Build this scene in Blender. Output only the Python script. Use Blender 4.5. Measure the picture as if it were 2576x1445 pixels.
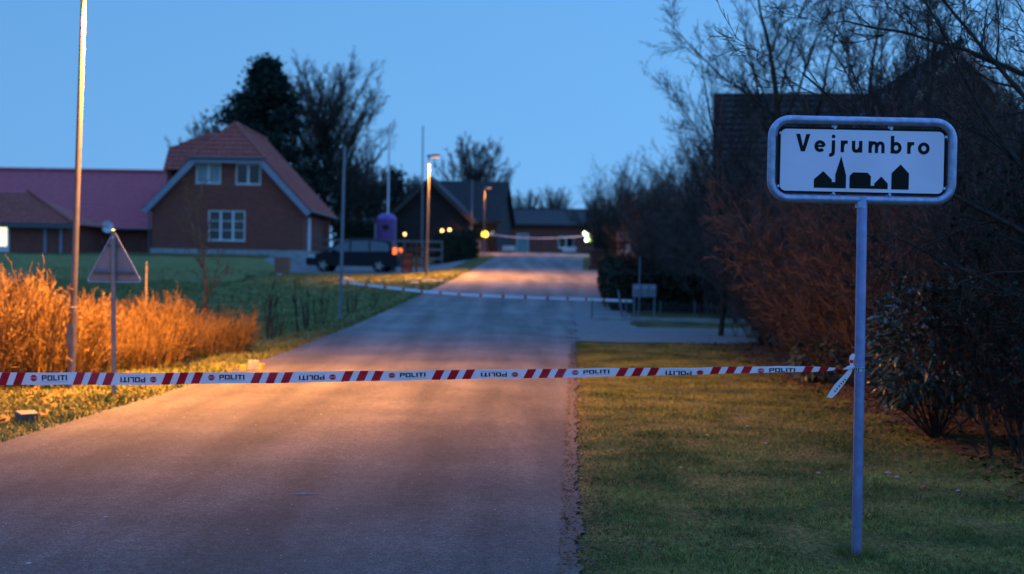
import bpy, math, random
import numpy as np
from mathutils import Vector, Matrix, noise as mnoise

# ------------------------------------------------------------------ camera, sky, light
S = bpy.context.scene
COL = S.collection
for o in list(bpy.data.objects):
    bpy.data.objects.remove(o)
rad = math.radians
EYE = Vector((0, 0, 1.66))
W, H = 2576.0, 1445.0                       # photo pixel grid used for measuring
LENS = 50.0
FPX = W * LENS / 36.0
CAM = (Matrix.Rotation(rad(90 - 0.72), 3, 'X') @ Matrix.Rotation(rad(0.95), 3, 'Z'))
cd = bpy.data.cameras.new('camera')
cam = bpy.data.objects.new('camera', cd)
COL.objects.link(cam)
cam.matrix_world = Matrix.Translation(EYE) @ CAM.to_4x4()
cd.lens = LENS
cd.sensor_width = 36
cd.clip_start = 0.1
cd.clip_end = 2500
cd.dof.use_dof = True
cd.dof.focus_distance = 8.5
cd.dof.aperture_fstop = 1.9
cd.dof.aperture_blades = 9
S.camera = cam

wd = bpy.data.worlds.new('World')
S.world = wd
wd.use_nodes = True
wn = wd.node_tree.nodes
wl = wd.node_tree.links
bg = wn['Background']
sky = wn.new('ShaderNodeTexSky')
sky.sky_type = 'NISHITA'
sky.sun_disc = False
sky.sun_elevation = rad(1.0)
sky.sun_rotation = rad(70)
sky.ozone_density = 4.0
sky.dust_density = 0.6
tint = wn.new('ShaderNodeMix')
tint.data_type = 'RGBA'
tint.blend_type = 'MIX'
tint.inputs[0].default_value = 0.80
# dusk light is an even deep blue: most of the sky is that, the rest the sky model
geo = wn.new('ShaderNodeTexCoord')
sep = wn.new('ShaderNodeSeparateXYZ')
ramp = wn.new('ShaderNodeValToRGB')
ramp.color_ramp.elements[0].position = 0.0
ramp.color_ramp.elements[0].color = (1.90, 5.0, 9.6, 1)
ramp.color_ramp.elements[1].position = 0.65
ramp.color_ramp.elements[1].color = (1.75, 4.8, 12.4, 1)
em = ramp.color_ramp.elements.new(0.20)
em.color = (1.52, 4.30, 8.8, 1)
wl.new(geo.outputs['Generated'], sep.inputs[0])
wl.new(sep.outputs['Z'], ramp.inputs[0])
wl.new(sky.outputs[0], tint.inputs[6])
wl.new(ramp.outputs[0], tint.inputs[7])
glow = wn.new('ShaderNodeMath'); glow.operation = 'MULTIPLY_ADD'      # the west (+X) is a little brighter than the east
glow.inputs[1].default_value = 0.28; glow.inputs[2].default_value = 1.0
wl.new(sep.outputs['X'], glow.inputs[0])
gmx = wn.new('ShaderNodeVectorMath'); gmx.operation = 'SCALE'
wl.new(tint.outputs[2], gmx.inputs[0]); wl.new(glow.outputs[0], gmx.inputs['Scale'])
wl.new(gmx.outputs[0], bg.inputs[0])
bg.inputs[1].default_value = 0.119

sd = bpy.data.lights.new('sun', 'SUN')
sd.energy = 0.03
sd.angle = rad(25)
sd.color = (0.75, 0.8, 1.0)
sun = bpy.data.objects.new('sun', sd)
COL.objects.link(sun)
sun.rotation_euler = (rad(55), 0, rad(-145))
S.view_settings.view_transform = 'Standard'
S.view_settings.look = 'None'
S.view_settings.exposure = 0.0
S.view_settings.gamma = 1.0
S.render.engine = 'CYCLES'
S.render.resolution_x, S.render.resolution_y = 1024, 574

# ------------------------------------------------------------------ measuring helpers
def at(px, py, Y):
    d = CAM @ Vector(((px - W / 2) / FPX, -(py - H / 2) / FPX, -1.0))
    return EYE + d * (Y / d.y)

def sstep(a, b, x):
    t = min(1.0, max(0.0, (x - a) / (b - a)))
    return t * t * (3 - 2 * t)

RY = [-80, 0, 18, 26, 34, 42, 50, 58, 72, 84, 95, 104, 130, 600, 1600]
RZ = [0, 0, 0, .09, .26, .52, .88, 1.24, 1.80, 2.35, 2.76, 2.86, 2.8, 2.6, 2.0]
CX = [-6.0, -2.58, -1.8, -1.46, -1.12, -.72, -.22, .32, .95, 1.55, 2.05, 2.4, 3.2, 20, 60]
def zr(y): return float(np.interp(y, RY, RZ))
def cx(y): return float(np.interp(y, RY, CX))
RW = 2.58
def lawn_a(y): return float(np.interp(y, [0, 26, 64, 67.5, 75, 92, 130], [0, 0, .85, 1.93, 2.2, 2.3, 2.8]))
def lawn_b(y): return float(np.interp(y, [0, 26, 42, 60, 75, 92, 130], [0, 0, .38, 1.15, 1.42, 2.4, 2.8]))
def hgt(x, y, bump=True):
    d = x - cx(y)
    z = zr(y)
    if d < -RW:
        a = lawn_a(y) if y > 0 else 0
        b = lawn_b(y) if y > 0 else 0
        t = sstep(-10.2, -12.2, x) if False else 1 - sstep(-12.2, -10.6, x)
        zl = b * (1 - t) + a * t
        if y > 130:
            zl = z
        w = sstep(RW + .2, RW + 4.5, -d)
        z = z * (1 - w) + zl * w
    if bump and abs(d) > RW:
        e = min(1, (abs(d) - RW) / .6)
        z += e * (.022 * mnoise.noise(Vector((x * .9, y * .5, 3))) + .012 * mnoise.noise(Vector((x * 3, y * 2.2, 7))))
    return z

# ------------------------------------------------------------------ object helpers
def prop(o, label=None, cat=None, group=None, kind=None):
    if label: o['label'] = label
    if cat: o['category'] = cat
    if group: o['group'] = group
    if kind: o['kind'] = kind
    return o

def root(name, loc, label, cat, group=None, rz=0.0):
    o = bpy.data.objects.new(name, None)
    COL.objects.link(o)
    o.location = loc
    o.rotation_euler = (0, 0, rz)
    o.empty_display_size = .1
    return prop(o, label, cat, group)

def link(name, me, parent=None, loc=None):
    o = bpy.data.objects.new(name, me)
    COL.objects.link(o)
    if parent: o.parent = parent
    if loc is not None: o.location = loc
    return o

def copytree(o, parent=None):
    c = o.copy()
    COL.objects.link(c)
    c.parent = parent
    for ch in o.children:
        copytree(ch, c)
    return c

def fast(name, V, F, mat, smooth=False):
    V = np.asarray(V, np.float32).reshape(-1, 3)
    F = np.asarray(F, np.int32)
    k = F.shape[1]
    me = bpy.data.meshes.new(name)
    me.vertices.add(len(V)); me.vertices.foreach_set('co', V.ravel())
    me.loops.add(F.size); me.loops.foreach_set('vertex_index', F.ravel())
    me.polygons.add(len(F))
    me.polygons.foreach_set('loop_start', np.arange(0, F.size, k, dtype=np.int32))
    me.polygons.foreach_set('loop_total', np.full(len(F), k, np.int32))
    if smooth: me.polygons.foreach_set('use_smooth', np.ones(len(F), bool))
    me.update(calc_edges=True)
    if mat: me.materials.append(mat)
    return me

class MB:
    def __init__(s): s.v = []; s.f = []
    def add(s, vs, fs):
        n = len(s.v)
        s.v += [tuple(p) for p in vs]
        s.f += [tuple(i + n for i in f) for f in fs]
        return s
    def box(s, x0, x1, y0, y1, z0, z1, M=None):
        vs = [Vector((x, y, z)) for z in (z0, z1) for y in (y0, y1) for x in (x0, x1)]
        if M is not None: vs = [M @ p for p in vs]
        return s.add(vs, [(0, 2, 3, 1), (4, 5, 7, 6), (0, 1, 5, 4), (2, 6, 7, 3), (0, 4, 6, 2), (1, 3, 7, 5)])
    def tube(s, pts, rs, n=12, cap=True):
        pts = [Vector(p) for p in pts]
        if not hasattr(rs, '__len__'): rs = [rs] * len(pts)
        ref = None; rings = []
        for i, p in enumerate(pts):
            t = (pts[min(i + 1, len(pts) - 1)] - pts[max(i - 1, 0)]).normalized()
            if ref is None:
                ref = Vector((0, 0, 1)) if abs(t.z) < .9 else Vector((1, 0, 0))
            a = (ref - t * ref.dot(t)).normalized(); b = t.cross(a); ref = a
            rings.append([p + (a * math.cos(2 * math.pi * k / n) + b * math.sin(2 * math.pi * k / n)) * rs[i] for k in range(n)])
        vs = [q for r in rings for q in r]; fs = []
        for i in range(len(pts) - 1):
            for k in range(n):
                k2 = (k + 1) % n
                fs.append((i * n + k, i * n + k2, (i + 1) * n + k2, (i + 1) * n + k))
        if cap:
            fs.append(tuple(range(n))[::-1]); fs.append(tuple(range((len(pts) - 1) * n, len(pts) * n)))
        return s.add(vs, fs)
    def lathe(s, prof, n=20, c=(0, 0, 0)):
        c = Vector(c); vs = []; fs = []
        for r, z in prof:
            vs += [c + Vector((r * math.cos(2 * math.pi * k / n), r * math.sin(2 * math.pi * k / n), z)) for k in range(n)]
        for i in range(len(prof) - 1):
            for k in range(n):
                k2 = (k + 1) % n
                fs.append((i * n + k, i * n + k2, (i + 1) * n + k2, (i + 1) * n + k))
        fs.append(tuple(range(n))[::-1]); fs.append(tuple(range((len(prof) - 1) * n, len(prof) * n)))
        return s.add(vs, fs)
    def prism(s, poly, y0, y1):               # poly in x,z extruded along y
        n = len(poly)
        vs = [(x, y0, z) for x, z in poly] + [(x, y1, z) for x, z in poly]
        fs = [tuple(range(n)), tuple(range(n, 2 * n))[::-1]] + [(i, i + n, (i + 1) % n + n, (i + 1) % n) for i in range(n)]
        return s.add(vs, fs)
    def poly(s, pts): return s.add(pts, [tuple(range(len(pts)))])
    def mesh(s, name, mat, smooth=False, bevel=0):
        me = bpy.data.meshes.new(name)
        me.from_pydata(s.v, [], s.f)
        import bmesh
        bm = bmesh.new(); bm.from_mesh(me)
        bmesh.ops.recalc_face_normals(bm, faces=bm.faces[:])
        if bevel:
            bmesh.ops.bevel(bm, geom=bm.edges[:], offset=bevel, segments=2, affect='EDGES', profile=.6)
        bm.to_mesh(me); bm.free()
        if smooth:
            me.polygons.foreach_set('use_smooth', [True] * len(me.polygons))
            try: me.set_sharp_from_angle(angle=rad(40))
            except Exception: pass
        me.materials.append(mat)
        return me
    def build(s, name, mat, parent=None, smooth=False, bevel=0, loc=None):
        return link(name, s.mesh(name, mat, smooth, bevel), parent, loc)

# ------------------------------------------------------------------ materials
def mat(name, col, rough=.8, metal=0.0, var=.0, scale=5.0, bump=0.0, bscale=40.0, emit=None, estr=0.0, col2=None, spec=.5, detail=4.0, fine=0.0, fscale=60.0, coat=0.0):
    m = bpy.data.materials.new(name)
    m.use_nodes = True
    nt = m.node_tree; N = nt.nodes; L = nt.links
    b = N['Principled BSDF']
    b.inputs['Base Color'].default_value = (*col, 1)
    b.inputs['Roughness'].default_value = rough
    b.inputs['Metallic'].default_value = metal
    b.inputs['Specular IOR Level'].default_value = spec
    if coat: b.inputs['Coat Weight'].default_value = coat
    if var or col2:
        g = N.new('ShaderNodeNewGeometry')
        nz = N.new('ShaderNodeTexNoise')
        nz.inputs['Scale'].default_value = scale
        nz.inputs['Detail'].default_value = detail
        L.new(g.outputs['Position'], nz.inputs['Vector'])
        r = N.new('ShaderNodeValToRGB')
        a = col if col2 else tuple(c * (1 - var) for c in col)
        c2 = col2 if col2 else tuple(min(1, c * (1 + var)) for c in col)
        r.color_ramp.elements[0].position = .36; r.color_ramp.elements[0].color = (*a, 1)
        r.color_ramp.elements[1].position = .64; r.color_ramp.elements[1].color = (*c2, 1)
        L.new(nz.outputs[0], r.inputs[0])
        if fine:
            nf = N.new('ShaderNodeTexNoise'); nf.inputs['Scale'].default_value = fscale; nf.inputs['Detail'].default_value = 5
            L.new(g.outputs['Position'], nf.inputs['Vector'])
            rf = N.new('ShaderNodeValToRGB')
            rf.color_ramp.elements[0].position = .33; rf.color_ramp.elements[0].color = (1 - fine,) * 3 + (1,)
            rf.color_ramp.elements[1].position = .67; rf.color_ramp.elements[1].color = (1 + fine,) * 3 + (1,)
            L.new(nf.outputs[0], rf.inputs[0])
            mf = N.new('ShaderNodeMix'); mf.data_type = 'RGBA'; mf.blend_type = 'MULTIPLY'; mf.inputs[0].default_value = 1
            L.new(r.outputs[0], mf.inputs[6]); L.new(rf.outputs[0], mf.inputs[7]); L.new(mf.outputs[2], b.inputs['Base Color'])
        else:
            L.new(r.outputs[0], b.inputs['Base Color'])
    if bump:
        g2 = N.new('ShaderNodeNewGeometry')
        n2 = N.new('ShaderNodeTexNoise')
        n2.inputs['Scale'].default_value = bscale; n2.inputs['Detail'].default_value = 3
        L.new(g2.outputs['Position'], n2.inputs['Vector'])
        bp = N.new('ShaderNodeBump'); bp.inputs['Strength'].default_value = bump; bp.inputs['Distance'].default_value = .02
        L.new(n2.outputs[0], bp.inputs['Height']); L.new(bp.outputs[0], b.inputs['Normal'])
    if emit:
        b.inputs['Emission Color'].default_value = (*emit, 1)
        b.inputs['Emission Strength'].default_value = estr
    return m

def asphalt_mat():
    m = bpy.data.materials.new('asphalt'); m.use_nodes = True
    nt = m.node_tree; N = nt.nodes; L = nt.links; b = N['Principled BSDF']
    g = N.new('ShaderNodeNewGeometry')
    n1 = N.new('ShaderNodeTexNoise'); n1.inputs['Scale'].default_value = .8; n1.inputs['Detail'].default_value = 6
    v = N.new('ShaderNodeTexNoise'); v.inputs['Scale'].default_value = 75; v.inputs['Detail'].default_value = 2
    mp = N.new('ShaderNodeMapping'); mp.inputs['Scale'].default_value = (1.6, .12, 1)   # long wheel-track streaks
    mp.inputs['Rotation'].default_value = (0, 0, rad(2.4))
    n3 = N.new('ShaderNodeTexNoise'); n3.inputs['Scale'].default_value = 1.0; n3.inputs['Detail'].default_value = 3
    L.new(g.outputs['Position'], mp.inputs[0]); L.new(mp.outputs[0], n3.inputs['Vector'])
    for n in (n1, v): L.new(g.outputs['Position'], n.inputs['Vector'])
    r1 = N.new('ShaderNodeValToRGB')
    r1.color_ramp.elements[0].position = .3; r1.color_ramp.elements[0].color = (.060, .057, .056, 1)
    r1.color_ramp.elements[1].position = .7; r1.color_ramp.elements[1].color = (.092, .087, .084, 1)
    L.new(n1.outputs[0], r1.inputs[0])
    r2 = N.new('ShaderNodeValToRGB')
    r2.color_ramp.elements[0].position = .36; r2.color_ramp.elements[0].color = (.62, .62, .62, 1)
    r2.color_ramp.elements[1].position = .70; r2.color_ramp.elements[1].color = (1.75, 1.7, 1.65, 1)
    e = r2.color_ramp.elements.new(.5); e.color = (1, 1, 1, 1)
    L.new(v.outputs[0], r2.inputs[0])
    r3 = N.new('ShaderNodeValToRGB')
    r3.color_ramp.elements[0].position = .35; r3.color_ramp.elements[0].color = (.70, .70, .70, 1)
    r3.color_ramp.elements[1].position = .65; r3.color_ramp.elements[1].color = (1.28, 1.26, 1.24, 1)
    L.new(n3.outputs[0], r3.inputs[0])
    mx = N.new('ShaderNodeMix'); mx.data_type = 'RGBA'; mx.blend_type = 'MULTIPLY'; mx.inputs[0].default_value = 1
    mx2 = N.new('ShaderNodeMix'); mx2.data_type = 'RGBA'; mx2.blend_type = 'MULTIPLY'; mx2.inputs[0].default_value = 1
    L.new(r1.outputs[0], mx.inputs[6]); L.new(r2.outputs[0], mx.inputs[7])
    L.new(mx.outputs[2], mx2.inputs[6]); L.new(r3.outputs[0], mx2.inputs[7])
    n4 = N.new('ShaderNodeTexNoise'); n4.inputs['Scale'].default_value = 16; n4.inputs['Detail'].default_value = 6; n4.inputs['Roughness'].default_value = .7
    L.new(g.outputs['Position'], n4.inputs['Vector'])
    r4 = N.new('ShaderNodeValToRGB')
    r4.color_ramp.elements[0].position = .30; r4.color_ramp.elements[0].color = (.66, .66, .66, 1)
    r4.color_ramp.elements[1].position = .72; r4.color_ramp.elements[1].color = (1.42, 1.4, 1.38, 1)
    L.new(n4.outputs[0], r4.inputs[0])
    mx3 = N.new('ShaderNodeMix'); mx3.data_type = 'RGBA'; mx3.blend_type = 'MULTIPLY'; mx3.inputs[0].default_value = 1
    L.new(mx2.outputs[2], mx3.inputs[6]); L.new(r4.outputs[0], mx3.inputs[7])
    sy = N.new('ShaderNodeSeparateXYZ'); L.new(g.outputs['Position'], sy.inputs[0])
    mr = N.new('ShaderNodeMapRange'); mr.inputs['From Min'].default_value = 17; mr.inputs['From Max'].default_value = 33   # paler further up: grazing sky sheen painted into the base colour
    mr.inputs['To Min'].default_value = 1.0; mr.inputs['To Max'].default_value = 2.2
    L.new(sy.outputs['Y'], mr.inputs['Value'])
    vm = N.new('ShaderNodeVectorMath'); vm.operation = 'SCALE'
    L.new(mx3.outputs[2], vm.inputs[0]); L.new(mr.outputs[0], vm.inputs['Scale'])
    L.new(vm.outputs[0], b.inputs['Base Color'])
    b.inputs['Roughness'].default_value = .85
    b.inputs['Specular IOR Level'].default_value = .08
    b.inputs['Sheen Weight'].default_value = .05; b.inputs['Sheen Roughness'].default_value = .4
    bp = N.new('ShaderNodeBump'); bp.inputs['Strength'].default_value = .5; bp.inputs['Distance'].default_value = .006
    L.new(v.outputs[0], bp.inputs['Height']); L.new(bp.outputs[0], b.inputs['Normal'])
    return m

def brick_mat(name, c1, c2, mortar):
    m = bpy.data.materials.new(name); m.use_nodes = True
    nt = m.node_tree; N = nt.nodes; L = nt.links; b = N['Principled BSDF']
    tc = N.new('ShaderNodeTexCoord'); sp = N.new('ShaderNodeSeparateXYZ'); cb = N.new('ShaderNodeCombineXYZ')
    ad = N.new('ShaderNodeMath'); ad.operation = 'ADD'
    L.new(tc.outputs['Object'], sp.inputs[0])
    L.new(sp.outputs['X'], ad.inputs[0]); L.new(sp.outputs['Y'], ad.inputs[1])
    L.new(ad.outputs[0], cb.inputs['X']); L.new(sp.outputs['Z'], cb.inputs['Y'])
    br = N.new('ShaderNodeTexBrick')
    br.inputs['Color1'].default_value = (*c1, 1); br.inputs['Color2'].default_value = (*c2, 1); br.inputs['Mortar'].default_value = (*mortar, 1)
    br.inputs['Scale'].default_value = 1; br.inputs['Brick Width'].default_value = .24; br.inputs['Row Height'].default_value = .067
    br.inputs['Mortar Size'].default_value = .006
    L.new(cb.outputs[0], br.inputs['Vector'])
    L.new(br.outputs['Color'], b.inputs['Base Color'])
    bp = N.new('ShaderNodeBump'); bp.inputs['Strength'].default_value = .5; bp.inputs['Distance'].default_value = .01; bp.invert = True
    L.new(br.outputs['Fac'], bp.inputs['Height']); L.new(bp.outputs[0], b.inputs['Normal'])
    b.inputs['Roughness'].default_value = .9
    return m

M = {}
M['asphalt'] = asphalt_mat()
M['turf'] = mat('turf', (.040, .062, .020), .95, col2=(.16, .135, .048), scale=1.3, bump=1.0, bscale=45, detail=9, spec=.1, fine=.6, fscale=28)
M['lawn'] = mat('lawn_turf', (.15, .165, .056), .95, col2=(.19, .185, .07), scale=.9, bump=.8, bscale=40, detail=8, spec=.1, fine=.4, fscale=20)
M['gravel'] = mat('gravel', (.22, .21, .20), .95, var=.35, scale=30, bump=.7, bscale=90, spec=.2)
M['dust'] = mat('dust', (.105, .096, .088), .95, var=.22, scale=60, bump=.3, bscale=120, spec=.2)
M['soil'] = mat('soil', (.055, .04, .028), .98, col2=(.10, .07, .045), scale=9, bump=1.0, bscale=50, spec=.1, fine=.5, fscale=45)
M['galv'] = mat('galvanised', (.38, .41, .58), .42, metal=.6, var=.18, scale=28, bump=.08, bscale=60)
M['galvpole'] = mat('galvanised_pole', (.29, .31, .56), .34, metal=.6, var=.12, scale=18)
M['polegrey'] = mat('dull_zinc', (.20, .22, .25), .5, metal=.4, var=.12, scale=12)
M['lamppost'] = mat('lamp_post_paint', (.15, .142, .148), .7, metal=.1, var=.12, scale=9)
M['signwhite'] = mat('sign_white', (.93, .79, .92), .45, var=.045, scale=4, detail=8)
M['signblack'] = mat('sign_black', (.010, .008, .007), .6, spec=.2)
M['bolt'] = mat('bolt_zinc', (.55, .55, .56), .35, metal=.7)
M['tape'] = mat('tape_white', (.90, .88, .92), .42, var=.03, scale=9)
M['tapered'] = mat('tape_red', (.85, .022, .04), .42)
M['tapeink'] = mat('tape_ink', (.012, .012, .022), .5)
M['tapegrey'] = mat('tape_grey_print', (.50, .50, .56), .5)
def film(m, f):
    N = m.node_tree.nodes; L = m.node_tree.links; b = N['Principled BSDF']; o = N['Material Output']
    t = N.new('ShaderNodeBsdfTranslucent'); x = N.new('ShaderNodeMixShader'); x.inputs[0].default_value = f
    src = b.inputs['Base Color']
    if src.is_linked: L.new(src.links[0].from_socket, t.inputs[0])
    else: t.inputs[0].default_value = src.default_value
    L.new(b.outputs[0], x.inputs[1]); L.new(t.outputs[0], x.inputs[2]); L.new(x.outputs[0], o.inputs[0])
film(M['tape'], .42); film(M['tapered'], .35)
M['brick'] = brick_mat('red_brick', (.31, .074, .046), (.20, .052, .036), (.15, .10, .085))
M['brick2'] = brick_mat('warm_brick', (.42, .15, .08), (.32, .11, .06), (.16, .12, .10))
M['darkwall'] = mat('dark_boards', (.022, .018, .018), .9, var=.3, scale=6)
M['tile'] = mat('roof_tile', (.35, .080, .056), .75, var=.26, scale=7, bump=.15)
M['tile2'] = mat('roof_tile_mauve', (.46, .10, .12), .8, var=.08, scale=4, spec=.3)
M['darkroof'] = mat('dark_roof', (.032, .030, .032), .85, var=.3, scale=5)
M['white'] = mat('white_paint', (.72, .72, .72), .55, var=.05, scale=8)
M['barge'] = mat('barge_paint', (.25, .28, .34), .6, var=.08, scale=5)
M['plinth'] = mat('plinth_render', (.33, .33, .32), .9, var=.15, scale=3)
M['pane'] = mat('dark_pane', (.015, .013, .012), .08, spec=.6)
M['panewarm'] = mat('brown_pane', (.075, .035, .014), .12, spec=.6)
M['curtain'] = mat('curtain_pane', (.20, .30, .31), .25, var=.1, scale=6)
M['litpane'] = mat('lit_pane', (.8, .75, .6), .3, emit=(1, .86, .52), estr=1.6)
M['dark'] = mat('dark_void', (.010, .010, .012), .9)
M['gutter'] = mat('gutter_zinc', (.10, .11, .12), .5, metal=.5)
M['vanwhite'] = mat('vehicle_white', (.62, .64, .66), .3, coat=.5)
M['rubber'] = mat('rubber', (.012, .012, .013), .85)
M['carblue'] = mat('car_dark_blue', (.006, .005, .009), .45, spec=.22)
M['cargreen'] = mat('car_pale_green', (.30, .38, .32), .3, coat=.8)
M['glass'] = mat('car_glass', (.05, .07, .09), .06, spec=.9)
M['rim'] = mat('alloy_rim', (.50, .46, .44), .35, metal=.6)
M['tail'] = mat('tail_lamp', (.7, .05, .01), .2, emit=(1, .16, .02), estr=2.2)
M['head'] = mat('head_lamp', (.5, .55, .6), .15)
M['purple'] = mat('purple_shell', (.10, .028, .15), .45, var=.12, scale=4)
M['wood'] = mat('weathered_wood', (.20, .155, .13), .9, var=.25, scale=12, bump=.3)
M['gatewood'] = mat('dark_gate_wood', (.030, .024, .024), .9, var=.3, scale=12)
M['woodpink'] = mat('pale_board', (.45, .33, .30), .8, var=.1, scale=7)
M['bark'] = mat('bark_dark', (.050, .040, .034), .95, var=.35, scale=14, spec=.15)
M['bark2'] = mat('bark_grey', (.075, .062, .052), .95, var=.35, scale=10, spec=.15)
M['twigred'] = mat('twig_red_brown', (.105, .072, .060), .9, var=.35, scale=5, spec=.2)
M['twigbrown'] = mat('twig_brown', (.105, .078, .066), .9, var=.35, scale=5, spec=.2)
M['gold'] = mat('dry_gold_twig', (.205, .122, .044), .9, var=.4, scale=3.5, spec=.2)
M['goldleaf'] = mat('dry_gold_leaf', (.24, .14, .048), .9, var=.45, scale=9, spec=.2)
M['rhodo'] = mat('glossy_leaf', (.055, .075, .042), .32, var=.35, scale=11, spec=.6)
M['conifer'] = mat('conifer_needles', (.016, .030, .022), .9, var=.4, scale=2, spec=.2)
M['hedge'] = mat('clipped_hedge', (.030, .034, .020), .9, var=.4, scale=8, spec=.2)
M['hedgebeech'] = mat('beech_hedge', (.13, .062, .036), .9, var=.4, scale=8, spec=.2)
M['ivy'] = mat('dark_evergreen', (.022, .030, .020), .9, var=.4, scale=4, spec=.3)
M['blade'] = mat('grass_blade', (.070, .105, .030), .9, col2=(.29, .275, .072), scale=1.1, detail=8, spec=.1, fine=.45, fscale=14)
M['blade2'] = mat('lawn_blade', (.15, .165, .054), .9, col2=(.19, .19, .068), scale=.8, detail=6, spec=.15)
M['litter'] = mat('dead_leaf', (.12, .065, .035), .9, var=.5, scale=25, spec=.2)
M['snow'] = mat('old_snow', (.42, .43, .44), .8, var=.12, scale=20)
M['scrap'] = mat('thin_snow', (.24, .24, .24), .9, var=.3, scale=60)
M['stone'] = mat('granite_block', (.30, .29, .30), .8, var=.25, scale=40)
M['dkstone'] = mat('dark_block', (.075, .075, .085), .7, var=.25, scale=40)
M['yellow'] = mat('yellow_plastic', (.42, .26, .05), .5)
M['bin'] = mat('dark_bin', (.022, .018, .022), .5)
M['mailbox'] = mat('mailbox_grey', (.20, .21, .25), .45, var=.06, scale=6)
M['wire'] = mat('fence_wire', (.15, .16, .17), .5, metal=.6)
M['cloth'] = mat('dark_uniform', (.012, .014, .022), .9)
M['skin'] = mat('skin', (.45, .27, .20), .6)
M['hivis'] = mat('hi_vis', (.55, .72, .10), .7)
M['silver'] = mat('reflective_band', (.75, .76, .76), .4)
M['torch'] = mat('torch_light', (1, 1, .9), .3, emit=(.95, 1, .72), estr=9)
M['amber'] = mat('amber_lens', (.9, .6, .05), .3, emit=(1, .60, .04), estr=6)
M['sodium'] = mat('lamp_lens', (1, .7, .35), .3, emit=(1, .40, .08), estr=1.8)
M['warmlamp'] = mat('small_warm_lamp', (1, .7, .3), .3, emit=(1, .55, .16), estr=5)

# ------------------------------------------------------------------ ground and road
def rows():
    y = -40.0; out = []
    while y < 140:
        out.append(y)
        y += .5 if 4 < y < 70 else 1.5
    return out + [160, 200, 300, 500, 900, 1600]
ROWS = rows()
OFFS = ([-900, -500, -260, -140, -90, -70, -56, -46, -38] + list(np.arange(-32, -12, 1.0)) + list(np.arange(-12, -RW - .4, .4)) +
        [-RW - .2, -RW, -2.4, -1.5, -.5, .5, 1.5, 2.4, RW, RW + .2] + list(np.arange(RW + .5, 9, .4)) +
        list(np.arange(9, 20, 1.0)) + [22, 26, 32, 40, 55, 80, 140, 260, 500, 900])
V = []; nC = len(OFFS)
for y in ROWS:
    c = cx(y)
    for d in OFFS:
        inside = abs(d) <= RW + .01
        z = zr(y) - (.035 if abs(d) < RW - .1 else 0) if inside else hgt(c + d, y)
        V.append((c + d, y, z))
F = [(i * nC + j, i * nC + j + 1, (i + 1) * nC + j + 1, (i + 1) * nC + j) for i in range(len(ROWS) - 1) for j in range(nC - 1)]
g = link('ground', fast('ground', V, F, M['turf'], True)); prop(g, 'mossy grass ground rolling up to the village', 'ground', kind='structure')
rng = random.Random(4)
V = []; F = []; offs = [-RW - .06, -2.4, -1.5, -.5, .5, 1.5, 2.4, RW + .05]
yrows = [y for y in ROWS if y < 108]
dense = []
for a, b in zip(yrows[:-1], yrows[1:]):
    k = 4 if 5 < a < 34 else 1
    dense += [a + (b - a) * i / k for i in range(k)]
for y in dense:
    c = cx(y)
    el = .06 * mnoise.noise(Vector((0, y * 1.3, 1))) + .05 * mnoise.noise(Vector((0, y * 5, 4)))
    er = .06 * mnoise.noise(Vector((9, y * 1.3, 1))) + .06 * mnoise.noise(Vector((9, y * 5, 4)))
    wid = 2.2 * sstep(86, 97, y)
    for k, d in enumerate(offs):
        dd = d + (el - wid * 2.4 if k == 0 else er + wid if k == len(offs) - 1 else 0)
        edge = k in (0, len(offs) - 1)
        V.append((c + dd, y, (zr(y) + (.004 if edge else .012 + .02 * (1 - (d / RW) ** 2)))))
n = len(offs)
F = [(i * n + j, i * n + j + 1, (i + 1) * n + j + 1, (i + 1) * n + j) for i in range(len(dense) - 1) for j in range(n - 1)]
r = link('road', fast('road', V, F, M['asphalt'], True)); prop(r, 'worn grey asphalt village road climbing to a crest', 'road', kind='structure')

def patch(name, x0, x1, y0, y1, m, off, label, nx=10, ny=14, rag=.15, sd=1, cat='path'):
    V = []
    for j in range(ny + 1):
        y = y0 + (y1 - y0) * j / ny
        a = x0(y) if callable(x0) else x0; b = x1(y) if callable(x1) else x1
        for i in range(nx + 1):
            x = a + (b - a) * i / nx
            e = rag * (mnoise.noise(Vector((x * 1.7 + sd, y * 1.7, sd))) + .8 * mnoise.noise(Vector((x * 9 + sd, y * 9, sd))))
            xx = x + (e if i in (0, nx) else 0); yy = y + (e if j in (0, ny) else 0)
            V.append((xx, yy, hgt(xx, yy) + off))
    F = [(j * (nx + 1) + i, j * (nx + 1) + i + 1, (j + 1) * (nx + 1) + i + 1, (j + 1) * (nx + 1) + i) for j in range(ny) for i in range(nx)]
    o = link(name, fast(name, V, F, m, True)); prop(o, label, cat, kind='structure'); return o
patch('road_shoulder', lambda y: cx(y) + RW - .04, lambda y: cx(y) + RW + .055, 4, 29, M['dust'], .014, 'pale dusty shoulder along the edge of the road', 4, 420, .06, 2)
patch('driveway', lambda y: cx(y) + RW - .05, 13.0, 29.6, 34.6, M['gravel'], .02, 'pale gravel driveway leading off the road', 24, 14, .3, 5)
patch('driveway_apron', lambda y: cx(y) + RW - .05, lambda y: cx(y) + RW + 1.5, 34.5, 68, M['gravel'], .02, 'pale gravel strip beside the road past the driveway', 6, 60, .2, 8)
patch('yard', -12, lambda y: cx(y) - RW - 1.2, 68.0, 80, M['gravel'], .03, 'gravel yard where the dark car is parked', 16, 20, .3, 11)
patch('lawn', lambda y: -13 - .3 * (y - 22), lambda y: cx(y) - RW - .25, 22.5, 68.5, M['lawn'], .012, 'even green lawn in front of the brick house', 60, 92, .12, 17, 'lawn')
patch('soil_bed', 4.3, 9.5, 6, 30, M['soil'], .015, 'dark bare soil bed under the roadside shrubs', 16, 60, .3, 13, 'soil')

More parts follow.
